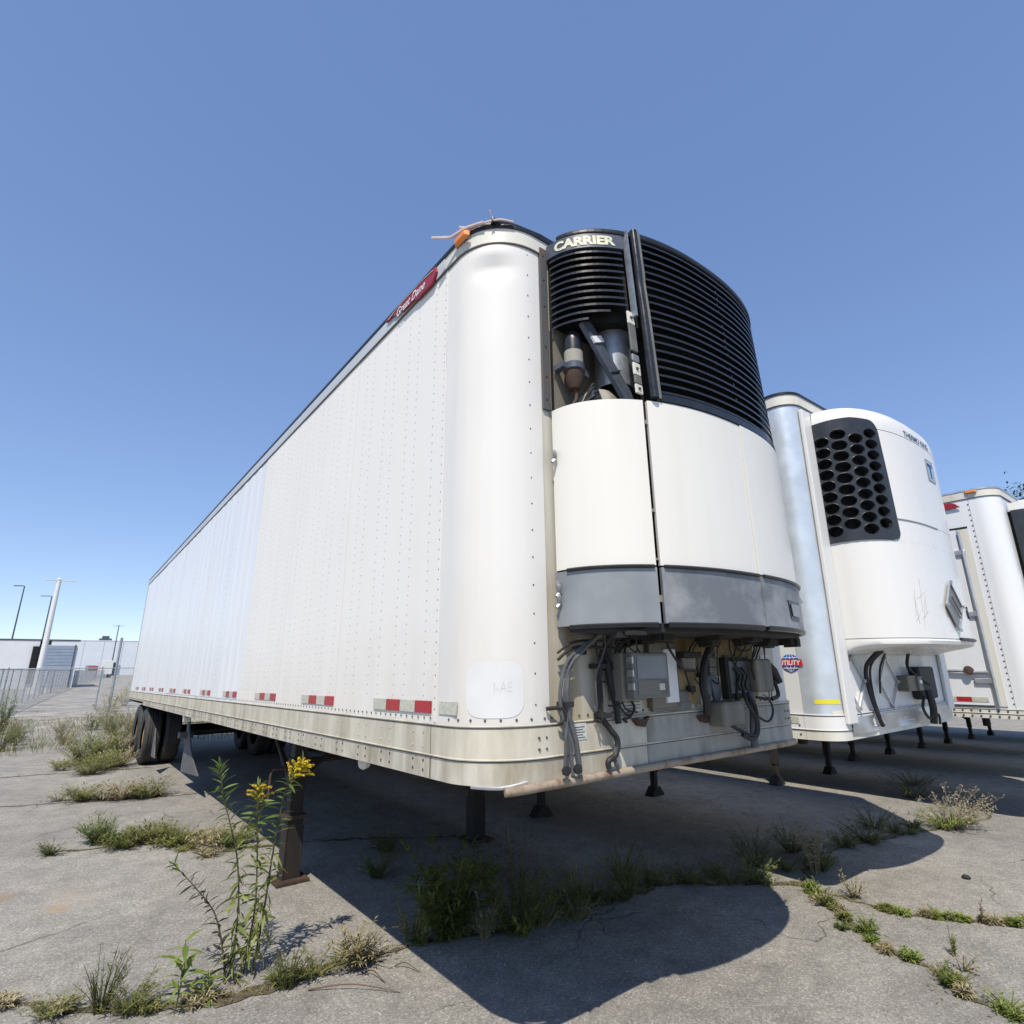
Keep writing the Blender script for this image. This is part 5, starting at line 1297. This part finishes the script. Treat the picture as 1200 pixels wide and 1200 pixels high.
lamp('thick white lamp post with spreading lamp heads, inside the chain-link fence', -2.58, 60, 9.05, 'polewhite', (-1, 1), .24, .95)
lamp('slim dark lamp post with one arm above the white warehouse', -5.85, 82, 10.8, 'poledark', (-1,), .09, .85)
lamp('slim dark lamp post partly behind the thick white one', -3.72, 98, 11.4, 'poledark', (-1,), .10, 1.1)
lamp('distant thin lamp post above the long pale warehouse', 9.9, 200, 14.0, 'poledark', (-1, 1), .17, 1.3)
tk = thing('delivery_truck', 'white truck body parked by the distant warehouse', 'truck', (7.3, 190, 0))
bx(0, 2.4, 0, 6, .9, 4.4).build('cargo_box', 'polewhite', tk, bev=.05); bx(2.42, 3.0, .5, 6, .5, 3.9).build('cab', 'poledark', tk, bev=.05)
for x in (.2, 1.6):
    for y in (1, 4.0): MB().lathe([(.001, 0), (.4, 0), (.45, .06), (.45, .2), (.4, .26), (.001, .26)], (x, y, .45), (1, 0, 0), 16).build('wheel', 'tyre', tk, True)
rc = thing('red_container', 'small dull red container by the far fence', 'container', (4.3, 180, 0)); bx(0, 1.9, 0, 4, .1, 3.0).build('body', plain('dull_red_paint', (.34, .12, .11), .6), rc, bev=.03)
for i in range(5): bx(.1+.35*i, .2+.35*i, -.03, -.001, .2, 2.8).build('rib', 'poledark', rc)

# ------------------------------------------------------------------ trees beyond the trailers on the right
random.seed(31)
def tree(label, x, y, h, cr):
    root = thing('tree', label, 'tree', (x, y, gz(x)), (0, 0, 0), 'trees beyond the trailers')
    tr = MB().tube([(0, 0, 0), (.1, .1, h*.4), (0, .2, h*.8)], [.22, .06], 8, sub=3)
    fo = MB(); cs = []
    for i in range(26):
        a = random.uniform(0, 2*PI); r = cr*random.random()**.5; z = h*random.uniform(.42, .97); r *= 1.1-.75*abs((z/h-.62)/.38)
        c = Vector((math.cos(a)*r, math.sin(a)*r, z)); cs.append(c); tr.tube([(0, .1, z*.75), c], [.05, .015], 5)
        for q in range(150):
            p = c+Vector((random.gauss(0, .45), random.gauss(0, .45), random.gauss(0, .38)))
            put_leaf(fo, p, Vector((random.gauss(0, 1), random.gauss(0, 1), random.gauss(0, .6))), random.uniform(.12, .25), random.uniform(.06, .12), .2)
    tr.build('trunk', 'bark', root, True); fo.build('crown', 'crown', root)
tree('green tree top rising behind the side-door trailer', 34.5, 3.9, 10.6, 2.2)
tree('green tree far right behind the row of trailers', 37.5, 2.6, 11.0, 2.4)
tree('green tree showing in the gap between trailer roofs', 34.5, 8.0, 10.6, 2.0)
